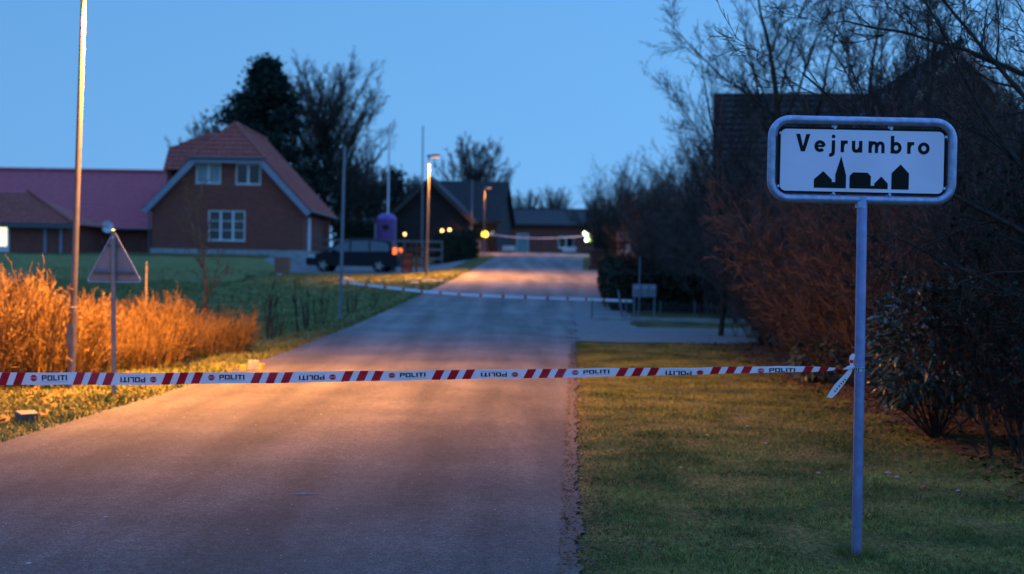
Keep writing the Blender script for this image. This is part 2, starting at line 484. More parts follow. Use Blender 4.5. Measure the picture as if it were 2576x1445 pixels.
# ------------------------------------------------------------------ grass blades, leaf litter, snow bits (stuff)
def blades(name, n, fx, y0, y1, hmin, hmax, m, label, seed, wid=.006, bias=1.0, cat='grass'):
    R = np.random.default_rng(seed)
    t = R.random(n) ** bias
    ys = y0 + (y1 - y0) * t
    P = np.zeros((n, 3)); keep = np.ones(n, bool)
    us = R.random(n)
    for i in range(n):
        a, b = fx(ys[i])
        x = a + (b - a) * us[i]
        P[i] = (x, ys[i], hgt(x, ys[i]) - .004)
    clump = np.array([mnoise.noise(Vector((p[0] * 1.6, p[1] * 1.2, 5))) for p in P])
    h = (hmin + (hmax - hmin) * R.random(n)) * (1 + .7 * clump)
    ang = R.random(n) * 6.283
    w = wid * (.6 + .8 * R.random(n)) * (1 + .03 * ys)
    sx, sy = np.cos(ang) * w, np.sin(ang) * w
    lean = R.normal(0, .6, (n, 2)) * h[:, None]
    A = P.copy(); A[:, 0] -= sx; A[:, 1] -= sy
    B = P.copy(); B[:, 0] += sx; B[:, 1] += sy
    T = P.copy(); T[:, 0] += lean[:, 0]; T[:, 1] += lean[:, 1]; T[:, 2] += h
    V = np.stack([A, B, T], 1).reshape(-1, 3)
    o = link(name, fast(name, V, np.arange(3 * n).reshape(-1, 3), m))
    return prop(o, label, cat, kind='stuff')
blades('verge_grass', 330000, lambda y: (cx(y) + RW + .04 + .22 * rng.random() ** 1.3, 4.9), 6.4, 29.4, .012, .034, M['blade'], 'short mossy grass verge between road and shrubs', 1, .0026, 1.45)
blades('roadside_grass', 42000, lambda y: (-8.5, cx(y) - RW - .02), 10.5, 27, .02, .08, M['blade'], 'rough yellow grass on the verge below the golden shrubs', 2, .007, 1.1)
blades('lawn_grass', 90000, lambda y: (-12 - .25 * (y - 24), cx(y) - RW - .05), 24, 66, .03, .09, M['blade2'], 'dark green lawn in front of the brick house', 3, .012, 1.2)

def flakes(name, spots, smin, smax, m, label, seed, cat, lift=.012):
    R = random.Random(seed); V = []; F = []
    for x, y in spots:
        z = hgt(x, y) + lift + R.random() * .02
        s = smin + (smax - smin) * R.random(); a = R.random() * 6.28; b = R.uniform(-.5, .5); c = R.uniform(-.5, .5)
        ux, uy = math.cos(a) * s, math.sin(a) * s
        n = len(V)
        V += [(x - ux, y - uy, z - b * s), (x + uy * .45, y - ux * .45, z + .25 * s), (x + ux, y + uy, z + b * s), (x - uy * .45, y + ux * .45, z + c * s * .5)]
        F += [(n, n + 1, n + 2, n + 3)]
    return prop(link(name, fast(name, V, F, m)), label, cat, kind='stuff')
R = random.Random(8)
sp = []
while len(sp) < 5200:
    y = R.uniform(7, 30); x = R.gauss(4.75, .55)
    if 3.2 < x < 9: sp.append((x, y))
flakes('leaf_litter', sp, .02, .05, M['litter'], 'brown dead leaves lying under the roadside shrubs', 3, 'leaf litter')
sp = [(R.uniform(-8.4, cx(16) - RW - .1), 0) for _ in range(2600)]
sp = [(x, R.uniform(13.5, 26)) for x, _ in sp]
sp = [(x, y) for x, y in sp if x < cx(y) - RW - .25]
flakes('verge_leaf_litter', sp, .02, .055, M['goldleaf'], 'dry yellow leaves scattered on the verge below the golden shrubs', 4, 'leaf litter')
sp = [(cx(y) + RW + abs(R.gauss(.12, .13)) - .06, y) for y in [6 + 21 * R.random() ** 1.5 for _ in range(3800)]]
flakes('edge_debris', sp, .006, .02, M['litter'], 'fine dry debris lying along the road edge', 5, 'debris', .016)
sp = [(cx(y) + R.uniform(-2.4, 2.5), y) for y in [7 + 16 * R.random() ** 1.6 for _ in range(420)]]
def on_road(name, spots, s0, s1, m, label, cat, seed):
    R = random.Random(seed); V = []; F = []
    for x, y in spots:
        d = (x - cx(y)) / RW
        z = zr(y) + .014 + .02 * (1 - d * d) ; s = R.uniform(s0, s1); a = R.random() * 6.28
        ux, uy = math.cos(a) * s, math.sin(a) * s; n = len(V)
        V += [(x - ux, y - uy, z), (x + uy * .7, y - ux * .7, z), (x + ux, y + uy, z), (x - uy * .7, y + ux * .7, z), (x, y, z + s * .7)]
        F += [(n, n + 1, n + 4, n + 4)[:3], (n + 1, n + 2, n + 4), (n + 2, n + 3, n + 4), (n + 3, n, n + 4)]
    return prop(link(name, fast(name, V, F, m)), label, cat, kind='stuff')
on_road('road_grit', sp, .003, .008, M['stone'], 'tiny pale grit scattered over the asphalt', 'grit', 6)

def snow(px, py, Y, w, d, label, sd):
    p = at(px, py, Y); R = random.Random(sd); b = MB()
    x0 = p.x; y0 = Y
    ring = []; k = 12
    for i in range(k):
        a = 2 * math.pi * i / k; q = .7 + .5 * R.random()
        x = x0 + w * .5 * q * math.cos(a); y = y0 + d * .5 * q * math.sin(a)
        ring.append(Vector((x, y, hgt(x, y) - .01)))
    top = Vector((x0, y0, hgt(x0, y0) + .05))
    inner = [top.lerp(v, .55) + Vector((0, 0, .012)) for v in ring]
    b.add(ring + inner + [top + Vector((0, 0, .01))], [(i, (i + 1) % k, (i + 1) % k + k, i + k) for i in range(k)] + [(i + k, (i + 1) % k + k, 2 * k) for i in range(k)])
    o = b.build('snow_patch', M['snow'], smooth=True); prop(o, label, 'snow', 'last patches of old snow on the grass')
snow(1090, 708, 56, 2.0, .9, 'widest remnant of old snow on the grass under the lit street lamp', 1)
snow(868, 697, 60, .9, .7, 'small remnant of old snow behind the slim grey pole', 2)
snow(495, 709, 64, 1.0, .5, 'thin strip of old snow at the foot of the bank left of the young tree', 3)
snow(700, 702, 64, 1.3, .5, 'thin strip of old snow at the foot of the bank beside the brick pillar', 4)
snow(1040, 708, 55, .7, .5, 'small remnant of old snow beside the wooden gate posts', 5)

# ------------------------------------------------------------------ lettering helpers
def stroke2d(pts, w, closed=False):
    """quads of a constant-width stroke in 2-D, mitred"""
    P = [Vector((p[0], p[1])) for p in pts]
    n = len(P); Ls = []; Rs = []
    for i in range(n):
        a = P[i - 1] if (i > 0 or closed) else None
        c = P[(i + 1) % n] if (i < n - 1 or closed) else None
        d1 = (P[i] - a).normalized() if a is not None else None
        d2 = (c - P[i]).normalized() if c is not None else None
        if d1 is None: d1 = d2
        if d2 is None: d2 = d1
        t = (d1 + d2).normalized(); nn = Vector((-t.y, t.x))
        k = max(.5, nn.dot(Vector((-d1.y, d1.x))))
        Ls.append(P[i] + nn * (w / 2 / k)); Rs.append(P[i] - nn * (w / 2 / k))
    q = []
    for i in range(n if closed else n - 1):
        j = (i + 1) % n
        q.append([Ls[i], Rs[i], Rs[j], Ls[j]])
    return q
def ell(cx_, cy_, rx, ry, a0, a1, n=24):
    return [(cx_ + rx * math.cos(rad(a0 + (a1 - a0) * i / n)), cy_ + ry * math.sin(rad(a0 + (a1 - a0) * i / n))) for i in range(n + 1)]
def rrect(x0, x1, z0, z1, r, n=8):
    out = []
    for cx_, cz, a in ((x1 - r, z1 - r, 0), (x0 + r, z1 - r, 90), (x0 + r, z0 + r, 180), (x1 - r, z0 + r, 270)):
        out += [(cx_ + r * math.cos(rad(a + 90 * i / n)), cz + r * math.sin(rad(a + 90 * i / n))) for i in range(n + 1)]
    return out

# ------------------------------------------------------------------ town sign
K = .000614
TILT = .0215
def s2(x, y): return ((x - 1082) * K, -(y - 535 - TILT * (x - 1082)) * K)
YS = 8.4
base = at(2155, 1390, YS)
base.z = hgt(base.x, base.y) 
top = at(2169, 508, YS)
ctr = at(2168.5, 404, YS)
sg = root('town_sign', base, 'white town sign reading Vejrumbro in a tubular grey frame on one pole', 'sign')
rel = ctr - base
Rl = Matrix.Rotation(rad(.25), 4, 'Y')
Ms = Matrix.Translation(rel) @ Rl
def sgp(b, name, m, parent=sg, **k):
    b.v = [tuple(Ms @ Vector(p)) for p in b.v]
    return b.build(name, m, parent, **k)
# pole
b = MB(); b.tube([(0, 0, -.3), (0, 0, 0)] + [tuple((top - base) * t) for t in (.25, .5, .75, 1.0)] + [tuple((top - base) * 1.012)], .0302, 24)
b.build('pole', M['galvpole'], sg, smooth=True)
# frame tube
fw, fh, fr = 1.118 / 2 - .025, .515 / 2 - .025, .105
ring = rrect(-fw, fw, -fh, fh, fr, 10)
b = MB(); pts = [Vector((x, 0, z)) for x, z in ring]; n = 16; N_ = len(pts); vs = []
for i, p in enumerate(pts):
    t = (pts[(i + 1) % N_] - pts[i - 1]).normalized(); a = Vector((0, 1, 0)); c = t.cross(a)
    vs += [p + (a * math.cos(2 * math.pi * k / n) + c * math.sin(2 * math.pi * k / n)) * .0245 for k in range(n)]
fs = [(i * n + k, i * n + (k + 1) % n, ((i + 1) % N_) * n + (k + 1) % n, ((i + 1) % N_) * n + k) for i in range(N_) for k in range(n)]
b.add(vs, fs)
frame = sgp(b, 'frame', M['galv'], smooth=True)
# weld collar under the frame
b = MB(); b.tube([(0, 0, -fh - .048), (0, 0, -fh - .012)], [.034, .031], 20); sgp(b, 'collar', M['galv'], smooth=True)
def flat(poly, y0, y1):
    b = MB(); b.prism(poly, y0, y1); return b
x0, zt = s2(268, 200); x1, zb = s2(1897, 885); 
sgp(flat(rrect(x0, x1, zb + .006, zt - .004, .045), .004, .010), 'backing_plate', M['signblack'])
px0 = s2(298, 535)[0]; px1 = s2(1868, 535)[0]
pz1 = s2(1082, 246)[1]; pz0 = s2(1082, 840)[1]
panel = sgp(flat(rrect(px0, px1, pz0, pz1, .034), -.001, .003), 'panel', M['signwhite'])
LET = []
def gl(q): LET.append((LK[0], q))
LK = [0]
def stk(pts, w=35, closed=False):
    for q in stroke2d(pts, w, closed): LET.append((LK[0], q))
gl([Vector(p) for p in ((443, 168), (482, 168), (511, 52), (511, 0), (491, 0))]); gl([Vector(p) for p in ((580, 168), (541, 168), (511, 52), (511, 0), (531, 0))])
LK[0] = 1
stk([(634, 56), (716, 56)], 22); stk(ell(675, 54, 38, 41, 3, 318), 32)
LK[0] = 2
gl([Vector(p) for p in ell(803, 150, 18, 18, 0, 360, 14)[:-1]])
stk([(803, 112), (803, 4), (800, -14), (790, -25), (776, -29), (764, -28)], 33)
LK[0] = 3
stk([(890, 113), (890, 0)], 33); stk([(893, 60), (898, 82), (908, 95), (922, 99), (940, 97)], 31)
LK[0] = 4
stk([(997, 113), (997, 40), (1003, 22), (1016, 14), (1032, 14), (1048, 24), (1060, 44)], 32); stk([(1065, 113), (1065, 0)], 33)
LK[0] = 5
stk([(1157, 113), (1157, 0)], 33)
stk([(1160, 62), (1168, 84), (1184, 97), (1200, 97), (1213, 87), (1218, 66), (1218, 0)], 31)
stk([(1222, 62), (1230, 84), (1246, 97), (1262, 97), (1275, 87), (1280, 66), (1280, 0)], 31)
LK[0] = 6
stk([(1370, 168), (1370, 0)], 33); stk(ell(1406, 54, 37, 41, 0, 360)[:-1], 32, True)
LK[0] = 7
stk([(1529, 113), (1529, 0)], 33); stk([(1532, 60), (1537, 82), (1547, 95), (1561, 99), (1578, 97)], 31)
LK[0] = 8
stk(ell(1672, 54, 40, 42, 0, 360)[:-1], 32, True)
LB = [MB() for _ in range(9)]
for i, (lk, q) in enumerate(LET):
    pts = []; b = LB[lk]
    for p in q:
        y = 448 + .0236 * (p.x - 510) - p.y
        X, Z = s2(p.x, y); pts.append((X, -.0022 - .000002 * i, Z))
    b.poly(pts)
for b in LB: sgp(b, 'letter', M['signblack'], parent=panel)
for poly in ([(624, 797), (624, 715), (712, 637), (796, 720), (796, 743), (828, 744), (828, 670), (882, 493), (932, 680), (932, 803)],
             [(966, 803), (966, 683), (998, 650), (1138, 653), (1170, 687), (1170, 778), (1204, 779), (1204, 758), (1270, 690), (1334, 758), (1334, 812)],
             [(1368, 814), (1368, 658), (1454, 574), (1536, 662), (1536, 817)]):
    b = MB(); b.prism([s2(x, y) for x, y in poly], -.0024, -.0014); sgp(b, 'town_silhouette', M['signblack'], parent=panel)
for i, (x, y) in enumerate([(292, 270), (283, 780), (815, 222), (1355, 235), (1882, 312), (1877, 806), (815, 850), (1354, 862)]):
    X, Z = s2(x, y)
    b = MB()
    if i in (2, 3, 6, 7):
        zz = fh if Z > 0 else -fh
        b.box(X - .016, X + .016, .011, .015, min(Z - .01, zz), max(Z + .01, zz))
    else:
        xx = fw if X > 0 else -fw
        b.box(min(X, xx), max(X, xx), .011, .015, Z - .016, Z + .016)
    sgp(b, 'lug', M['galv'], smooth=False)
    b = MB(); b.v = []; 
    c = [(X + .008 * math.cos(k * math.pi / 5), Z + .008 * math.sin(k * math.pi / 5)) for k in range(10)]
    b.prism(c, -.006, .004)
    c = [(X + .0045 * math.cos(k * math.pi / 3), Z + .0045 * math.sin(k * math.pi / 3)) for k in range(6)]
    b.prism(c, -.010, -.006)
    sgp(b, 'bolt', M['bolt'])

# ------------------------------------------------------------------ police tape across the road
TT = [-1.2, .796, 2.796, 4.796, 6.796, 8.796, 9.56]
TX = [-316, 137, 583, 1038, 1500, 1968, 2143]
def X_of(t): return float(np.interp(t, TT, TX))
TXY = [-320, 0, 300, 640, 755, 1000, 1500, 1790, 2030, 2080, 2115, 2143]
TOP = [938, 936.8, 938.5, 937.5, 935.6, 933, 926.8, 924.2, 920.8, 923.5, 926, 926.5]
BOT = [971, 968.4, 969, 964.5, 962.8, 957.5, 948.6, 941.8, 935.6, 934, 930.5, 929.8]
VMX = [1, 1, 1, 1, 1, 1, 1, .72, .66, .5, .25, .2]
def Y_of(x): return 8.36 + .62 * (2143 - x) / 2143
def tp(t, v, off=0.0):
    """v = 0 top edge ... vmax bottom edge"""
    x = X_of(t); a = np.interp(x, TXY, TOP); c = np.interp(x, TXY, BOT); vm = np.interp(x, TXY, VMX)
    f = min(1.0, v / vm)
    wv = 3.0 * math.sin(t * 2.1) * 0 
    y = a + (c - a) * f + .55 * math.sin(t * 4.3) + .35 * math.sin(t * 9.7 + 1) + .25 * math.sin(t * 17 + 3 * f)
    yd = Y_of(x) + .018 * math.sin(t * 3.1 + v * 1.2) + .022 * (f - .5) * math.sin(t * 2.7 + .6) + .003 * math.sin(t * 11 + 2 * f) + .02 * (f - .5) * min(1, max(0, (x - 600) / 1200))
    return at(x + wv, y, yd - off)
t0, t1 = -.95, 9.555
tb = at(X_of(0), 950, Y_of(0))
tape = root('police_tape', (0, 0, 0), 'red and white POLITI barrier tape across the road, knotted to the town sign pole', 'tape')
nt_, nv = 320, 6
V = []; F = []
for i in range(nt_ + 1):
    t = t0 + (t1 - t0) * i / nt_
    vm = float(np.interp(X_of(t), TXY, VMX))
    for j in range(nv + 1): V.append(tp(t, vm * j / nv))
for i in range(nt_):
    for j in range(nv): F.append((i * (nv + 1) + j, (i + 1) * (nv + 1) + j, (i + 1) * (nv + 1) + j + 1, i * (nv + 1) + j + 1))
band = link('tape_band', fast('tape_band', V, F, M['tape'], True), tape)
def tq(quads, name, m, off=.0032, parent=tape, sub=1):
    b = MB()
    for q in quads:
        # clip to the visible, unfolded part
        pts = []
        for (t, v) in q:
            vm = float(np.interp(X_of(t), TXY, VMX)); pts.append((t, min(v, vm)))
        if max(p[1] for p in pts) - min(p[1] for p in pts) < .004: continue
        b.poly([tp(t, v, off) for t, v in pts])
    if b.f: return b.build(name, m, parent)
k = -2
while k < 11:
    flip = (k % 2 == 1)
    for i in range(3):
        ta = k + i * .1665 + (0 if not flip else .0)
        quads = []
        for j in range(5):
            va, vb = j / 5, (j + 1) / 5
            sl = lambda v: .052 * (1 - v)
            quads.append([(ta + sl(va), va), (ta + .092 + sl(va), va), (ta + .092 + sl(vb), vb), (ta + sl(vb), vb)])
        if t0 + .02 < ta < t1 - .16 : tq(quads, 'stripe', M['tapered'])
    if t0 < k < 9.0:
        def tr(u, v):       # u,v of upright artwork (u in half periods from block start, v from top)
            return (k + u, v) if not flip else (k + 1.477 - u, 1.0 - v)
        # POLITI
        u0, u1, va, vb = .655, .937, .215, .645
        glyphs = {'P': [[0, 0, .27, 1], [.27, 0, 1, .22], [.74, .22, 1, .62], [.27, .42, .74, .62]], 'O': [[0, 0, .28, 1], [.72, 0, 1, 1], [.28, 0, .72, .2], [.28, .8, .72, 1]],
                  'L': [[0, 0, .33, 1], [.33, .79, 1, 1]], 'I': [[0, 0, 1, 1]], 'T': [[0, 0, 1, .21], [.33, .21, .67, 1]]}
        ws = [('P', 1.0), ('O', 1.05), ('L', .85), ('I', .30), ('T', .95), ('I', .30)]
        gap = .16; tot = sum(w for _, w in ws) + gap * 5; cu = 0
        for ch, w in ws:
            quads = []
            for a in glyphs[ch]:
                ua, ub = [u0 + (u1 - u0) * (cu + w * a[i]) / tot for i in (0, 2)]
                wa, wb = va + (vb - va) * a[1], va + (vb - va) * a[3]
                quads.append([tr(ua, wa), tr(ub, wa), tr(ub, wb), tr(ua, wb)])
            cu += w + gap
            tq(quads, 'letter', M['tapeink'])
        # grey small print line
        quads = []
        for i in range(22):
            ua = .645 + .30 * i / 22; quads.append([tr(ua, .72), tr(ua + .009, .72), tr(ua + .009, .775), tr(ua, .775)])
        tq(quads, 'small_print', M['tapegrey'])
        # STOP octagon
        uc, vc, ru, rv = .566, .45, .0385, .27
        oc = [tr(uc + ru * math.cos(rad(22.5 + 45 * i)), vc + rv * math.sin(rad(22.5 + 45 * i))) for i in range(8)]
        tq([oc], 'stop_emblem', M['tapered'])
        q = []
        st = {'S': [[0, 0, 1, .2], [0, .2, .3, .4], [0, .4, 1, .6], [.7, .6, 1, .8], [0, .8, 1, 1]], 'T': [[0, 0, 1, .2], [.35, .2, .65, 1]],
              'O': [[0, 0, .28, 1], [.72, 0, 1, 1], [.28, 0, .72, .18], [.28, .82, .72, 1]], 'P': [[0, 0, .3, 1], [.3, 0, 1, .2], [.72, .2, 1, .6], [.3, .42, .72, .6]]}
        for i, ch in enumerate('STOP'):
            for a in st[ch]:
                ua = uc - .0315 + .0163 * i + .0135 * a[0]; ub = uc - .0315 + .0163 * i + .0135 * a[2]
                q.append([tr(ua, .37 + .17 * a[1]), tr(ub, .37 + .17 * a[1]), tr(ub, .37 + .17 * a[3]), tr(ua, .37 + .17 * a[3])])
        tq(q, 'stop_lettering', M['tape'], off=.0062)
    k += 1
# knot, loop and tail at the pole
def px(x, y, d=0.0): return at(x, y, YS + d)
def ribbon(name, cl, ws, m, parent=tape, off=0.0, thick=True):
    V = []; F = []
    for (x, y, d), w in zip(cl, ws):
        V += [px(x - w[0], y - w[1], d - off), px(x + w[0] * .1, y + w[1] * .1, d - .008 - off), px(x + w[0], y + w[1], d - off)]
    for i in range(len(cl) - 1):
        for j in range(2): F.append((i * 3 + j, (i + 1) * 3 + j, (i + 1) * 3 + j + 1, i * 3 + j + 1))
    return link(name, fast(name, V, F, m, True), parent)
ribbon('tape_tail', [(2143, 925, -.01), (2136, 938, -.015), (2122, 955, -.02), (2108, 972, -.02), (2096, 988, -.015), (2086, 1001, -.01)],
       [(3, 1.5), (5, 3), (6.5, 4), (8, 4.6), (7.5, 4.2), (6.5, 1.5)], M['tape'])
qs = []
b = MB()
for i, (x, y) in enumerate([(2124, 956), (2119.5, 961), (2115, 966), (2109.5, 972), (2104, 979), (2099, 985)]):
    b = MB(); b.poly([px(x - 1, y - 1.5, -.034), px(x + 1.6, y - 3, -.034), px(x + 5.0, y + .6, -.034), px(x + 2.4, y + 2.4, -.034)])
    b.build('letter', M['tapeink'], tape)
ribbon('tape_loop', [(2146, 926, -.005), (2143, 917, -.012), (2142, 906, -.016), (2144, 897, -.016), (2149, 893, -.008), (2153, 895, .0)],
       [(2.5, 0), (5, 0), (6, 0), (6, 1), (4, 4), (2, 3)], M['tape'])
ribbon('loop_stripe', [(2143, 914, -.018), (2142, 906, -.020)], [(4.5, 0), (5, 0)], M['tapered'], off=.006)
b = MB(); kn = px(2138, 927, -.012)
b.tube([px(2128, 926.5, -.008), px(2136, 926, -.014), px(2143, 924, -.012), px(2149, 923, -.002)], [.006, .013, .013, .008], 10); b.build('knot', M['tape'], tape, smooth=True)
# wrap round the pole
pc = base.lerp(top, (925 - 1390) / (508 - 1390.0) * 1.0)
pz0, pz1 = pc.z - .012, pc.z + .013
b = MB(); nseg = 32; r_ = .0318
vs = []; fs = []
for i in range(nseg):
    a = 2 * math.pi * i / nseg
    for z in (pz0, pz1): vs.append((pc.x + r_ * math.cos(a), pc.y + r_ * math.sin(a), z))
fs = [(2 * i, 2 * ((i + 1) % nseg), 2 * ((i + 1) % nseg) + 1, 2 * i + 1) for i in range(nseg)]
b.add(vs, fs); b.build('pole_wrap', M['tape'], tape, smooth=True)
b = MB()
for a0, a1, zz0, zz1 in [(-168, -152, 0, 1), (-140, -128, 0, 1), (-118, -108, 0, 1), (-118, -80, .8, 1), (-70, -60, 0, 1), (-60, -40, .0, .2), (-60, -40, .8, 1), (-38, -28, 0, 1)]:
    r2_ = .0325; b = MB()
    A = [a0 + (a1 - a0) * i / 3 for i in range(4)]
    for i in range(3):
        b.poly([(pc.x + r2_ * math.cos(rad(A[i])), pc.y + r2_ * math.sin(rad(A[i])), pz0 + .002 + .021 * zz0), (pc.x + r2_ * math.cos(rad(A[i + 1])), pc.y + r2_ * math.sin(rad(A[i + 1])), pz0 + .002 + .021 * zz0),
                (pc.x + r2_ * math.cos(rad(A[i + 1])), pc.y + r2_ * math.sin(rad(A[i + 1])), pz0 + .002 + .021 * zz1), (pc.x + r2_ * math.cos(rad(A[i])), pc.y + r2_ * math.sin(rad(A[i])), pz0 + .002 + .021 * zz1)])
    b.build('letter_stroke', M['tapeink'], tape)
# stake that holds the other end, beyond the picture edge
e = tp(t0, .5)
st = root('stake', (e.x - .02, e.y + .03, hgt(e.x, e.y)), 'wooden stake at the verge holding the far end of the barrier tape', 'stake')
b = MB(); b.box(-.025, .025, -.025, .025, -.2, e.z - hgt(e.x, e.y) + .12); b.build('post', M['wood'], st)
b = MB(); b.prism([(-.025, 0), (.025, 0), (0, .05)], -.025, .025); b.v = [(x, y, z + e.z - hgt(e.x, e.y) + .121) for x, y, z in b.v]; b.build('point', M['wood'], st)

# ------------------------------------------------------------------ street lamps
def street_lamp(bx, by, tx, ty, Y, label, power, armpx, aim=(.15, .03, -1)):
    B = at(bx, by, Y); B.z = hgt(B.x, B.y)
    T = at(tx, ty, Y)
    o = root('street_lamp', B, label, 'street lamp', 'street lamps along the left side of the road')
    d = T - B
    b = MB(); b.tube([d * -.03, d * .0, d * .02, d * .2, d * .201, d * 1.0], [.052, .052, .052, .050, .042, .032], 16); b.build('post', M['lamppost'], o, smooth=True)
    b = MB(); b.box(-.045, .045, -.06, -.035, .55, .85); b.build('service_door', M['lamppost'], o)
    a = Vector((math.cos(.12), -math.sin(.12), 0)).normalized()
    Mh = Matrix.Translation(d + Vector((-.03, 0, .0))) @ Matrix.Rotation(-.12, 4, 'Z') @ Matrix.Rotation(rad(-4), 4, 'Y')
    b = MB(); L = armpx
    prof = [(-.05, -.03), (.08, -.035), (.18, -.055), (L - .03, -.050), (L, -.025), (L - .02, .02), (.3, .05), (.0, .035), (-.05, .02)]
    b.prism(prof, -.10, .10); b.v = [tuple(Mh @ Vector(p)) for p in b.v]
    hd = b.build('lamp_head', M['gutter'], o, bevel=.008)
    b = MB(); b.box(.16, L - .06, -.075, .075, -.080, -.058); b.v = [tuple(Mh @ Vector(p)) for p in b.v]
    b.build('lens', M['sodium'], hd)
    ld = bpy.data.lights.new('lamp_light', 'SPOT'); ld.energy = power; ld.color = (1.0, .37, .055); ld.spot_size = rad(144); ld.spot_blend = .85; ld.shadow_soft_size = .10
    lo = bpy.data.objects.new('lamp_light', ld); COL.objects.link(lo); lo.parent = o
    lo.location = Mh @ Vector((L * .6, 0, -.13)); lo.rotation_euler = Vector(aim).to_track_quat('-Z', 'Y').to_euler()
    return o
street_lamp(178, 978, 212, -62, 18.5, 'tall street lamp rising out of the golden shrubs, pole lit orange near its top', 15500, .74)
street_lamp(1073, 696, 1079, 393, 60, 'lit street lamp on the grass near the dark parked car and wooden gate', 10500, .52, (.24, .0, -1))
street_lamp(1216, 655, 1219, 472, 90, 'lit street lamp farthest up the road beside the dark gabled house', 1300, .5)

# ------------------------------------------------------------------ triangular warning sign seen from behind
Y3 = 17.8
B = at(286, 1006, Y3); B.z = hgt(B.x, B.y)
ts = root('warning_sign', B, 'back of a triangular road sign on a grey post in front of golden shrubs', 'sign')
Tt = at(285, 578, Y3) - B
b = MB(); b.tube([Tt * -.06, Tt * 0, Tt * .5, Tt * .985], .028, 16); b.build('post', M['polegrey'], ts, smooth=True)
b = MB(); b.lathe([(.031, 0), (.031, .02), (.02, .032), (.004, .036)], 14, Tt * .985); b.build('post_cap', M['gutter'], ts, smooth=True)
a1 = at(214, 710, Y3) - B; a2 = at(357, 712, Y3) - B; a3 = at(285, 579, Y3) - B
def tri(o, pts, r, n=6):
    out = []
    for i, p in enumerate(pts):
        a = Vector(pts[i - 1]) - Vector(p); c = Vector(pts[(i + 1) % 3]) - Vector(p); a.normalize(); c.normalize()
        for k in range(n + 1):
            q = Vector(p) + a * r * (1 - k / n) ** 1.6 * 1.0 + c * r * (k / n) ** 1.6
            out.append((q.x, q.y))
    return out
P2 = tri(None, [(a1.x, a1.z), (a2.x, a2.z), (a3.x, a3.z)], .05)
yb = a1.y + .034
b = MB(); b.prism(P2, yb, yb + .004); b.build('plate', mat('sign_back', (.22, .205, .235), .5, metal=.3, var=.08, scale=10), ts)
b = MB()
ring = [(x, z) for x, z in P2]; cxm = sum(x for x, _ in ring) / len(ring); czm = sum(z for _, z in ring) / len(ring)
inn = [(cxm + (x - cxm) * .95, czm + (z - czm) * .95) for x, z in ring]
m_ = len(ring); vs = [(x, yb - .012, z) for x, z in ring] + [(x, yb - .012, z) for x, z in inn] + [(x, yb - .0005, z) for x, z in ring] + [(x, yb - .0005, z) for x, z in inn]
fs = []
for i in range(m_):
    j = (i + 1) % m_
    fs += [(i, j, m_ + j, m_ + i), (m_ + i, m_ + j, 3 * m_ + j, 3 * m_ + i), (i, 2 * m_ + i, 2 * m_ + j, j)]
b.add(vs, fs); b.build('rim', M['galv'], ts)
for fy, hw in ((.175, .29), (.70, .10)):
    z = a1.z + (a3.z - a1.z) * fy
    xc = Tt.x * z / Tt.z
    b = MB(); b.box(xc - hw * (1 - fy * .2) * .92, xc + hw * (1 - fy * .2) * .92, yb - .03, yb - .002, z - .018, z + .018); b.build('bracket', M['gutter'], ts)
b = MB(); b.tube([(Tt.x * .9, yb - .064, a1.z + (a3.z - a1.z) * .86), (Tt.x * .9, yb - .05, a1.z + (a3.z - a1.z) * .86)], .014, 10); b.build('bolt', M['bolt'], ts)

# ------------------------------------------------------------------ slim grey pole with second tape
def pole(name, bx, by, tx, ty, Y, r, label, m, cap=True, cat='pole', group=None):
    B = at(bx, by, Y); B.z = hgt(B.x, B.y); T = at(tx, ty, Y) - B
    o = root(name, B, label, cat, group)
    b = MB(); b.tube([T * -.03, T * 0, T * .6, T], [r, r, r * .9, r * .75], 14); b.build('shaft', m, o, smooth=True)
    b = MB(); b.lathe([(r * .95, 0), (r * .95, .03), (r * .4, .06)], 12, T); b.build('cap', M['gutter'], o, smooth=True)
    b = MB(); b.lathe([(r * 1.5, -.02), (r * 1.5, .05), (r * 1.02, .07)], 14); b.build('base_collar', m, o, smooth=True)
    return o
pole('grey_pole', 856, 808, 867, 372, 36, .046, 'slim plain grey pole standing in the lawn holding the second barrier tape', M['polegrey'])
def simple_tape(pts, label, wpx, Y0, Y1, sag=0):
    o = root('police_tape', (0, 0, 0), label, 'tape')
    n = 60; C = []
    for i in range(n + 1):
        t = i / n
        x = np.interp(t, np.linspace(0, 1, len(pts)), [p[0] for p in pts]); y = np.interp(t, np.linspace(0, 1, len(pts)), [p[1] for p in pts])
        Yd = Y0 + (Y1 - Y0) * t
        C.append((at(x, y, Yd), t))
    w = .037
    V = [];  F = []
    for p, t in C:
        tw = .6 * math.sin(t * 9 + Y0)
        u = Vector((0, math.sin(tw), math.cos(tw))) * w
        V += [p + u, p - u]
    F = [(2 * i, 2 * i + 2, 2 * i + 3, 2 * i + 1) for i in range(n)]
    link('tape_band', fast('tape_band', V, F, M['tape'], True), o)
    for i in range(1, n - 1, 4):
        q = [Vector(V[2 * i]), Vector(V[2 * i]).lerp(Vector(V[2 * i + 2]), .5), Vector(V[2 * i + 1]).lerp(Vector(V[2 * i + 3]), .5), Vector(V[2 * i + 1])]
        q = [p - Vector((0, .004, 0)) for p in q]
        b = MB(); b.poly(q); b.build('stripe', M['tapered'], o)
    return o
simple_tape([(860, 709), (960, 722), (1060, 733), (1160, 741), (1280, 747), (1400, 751), (1500, 754), (1590, 758)], 'white and red barrier tape from the slim grey pole to the grey mailboxes', 8, 35.92, 38.0)
simple_tape([(1228, 590), (1290, 597), (1350, 600), (1410, 599), (1474, 594)], 'sagging white and red barrier tape at the crest between amber lamp and police officer', 8, 95, 92)

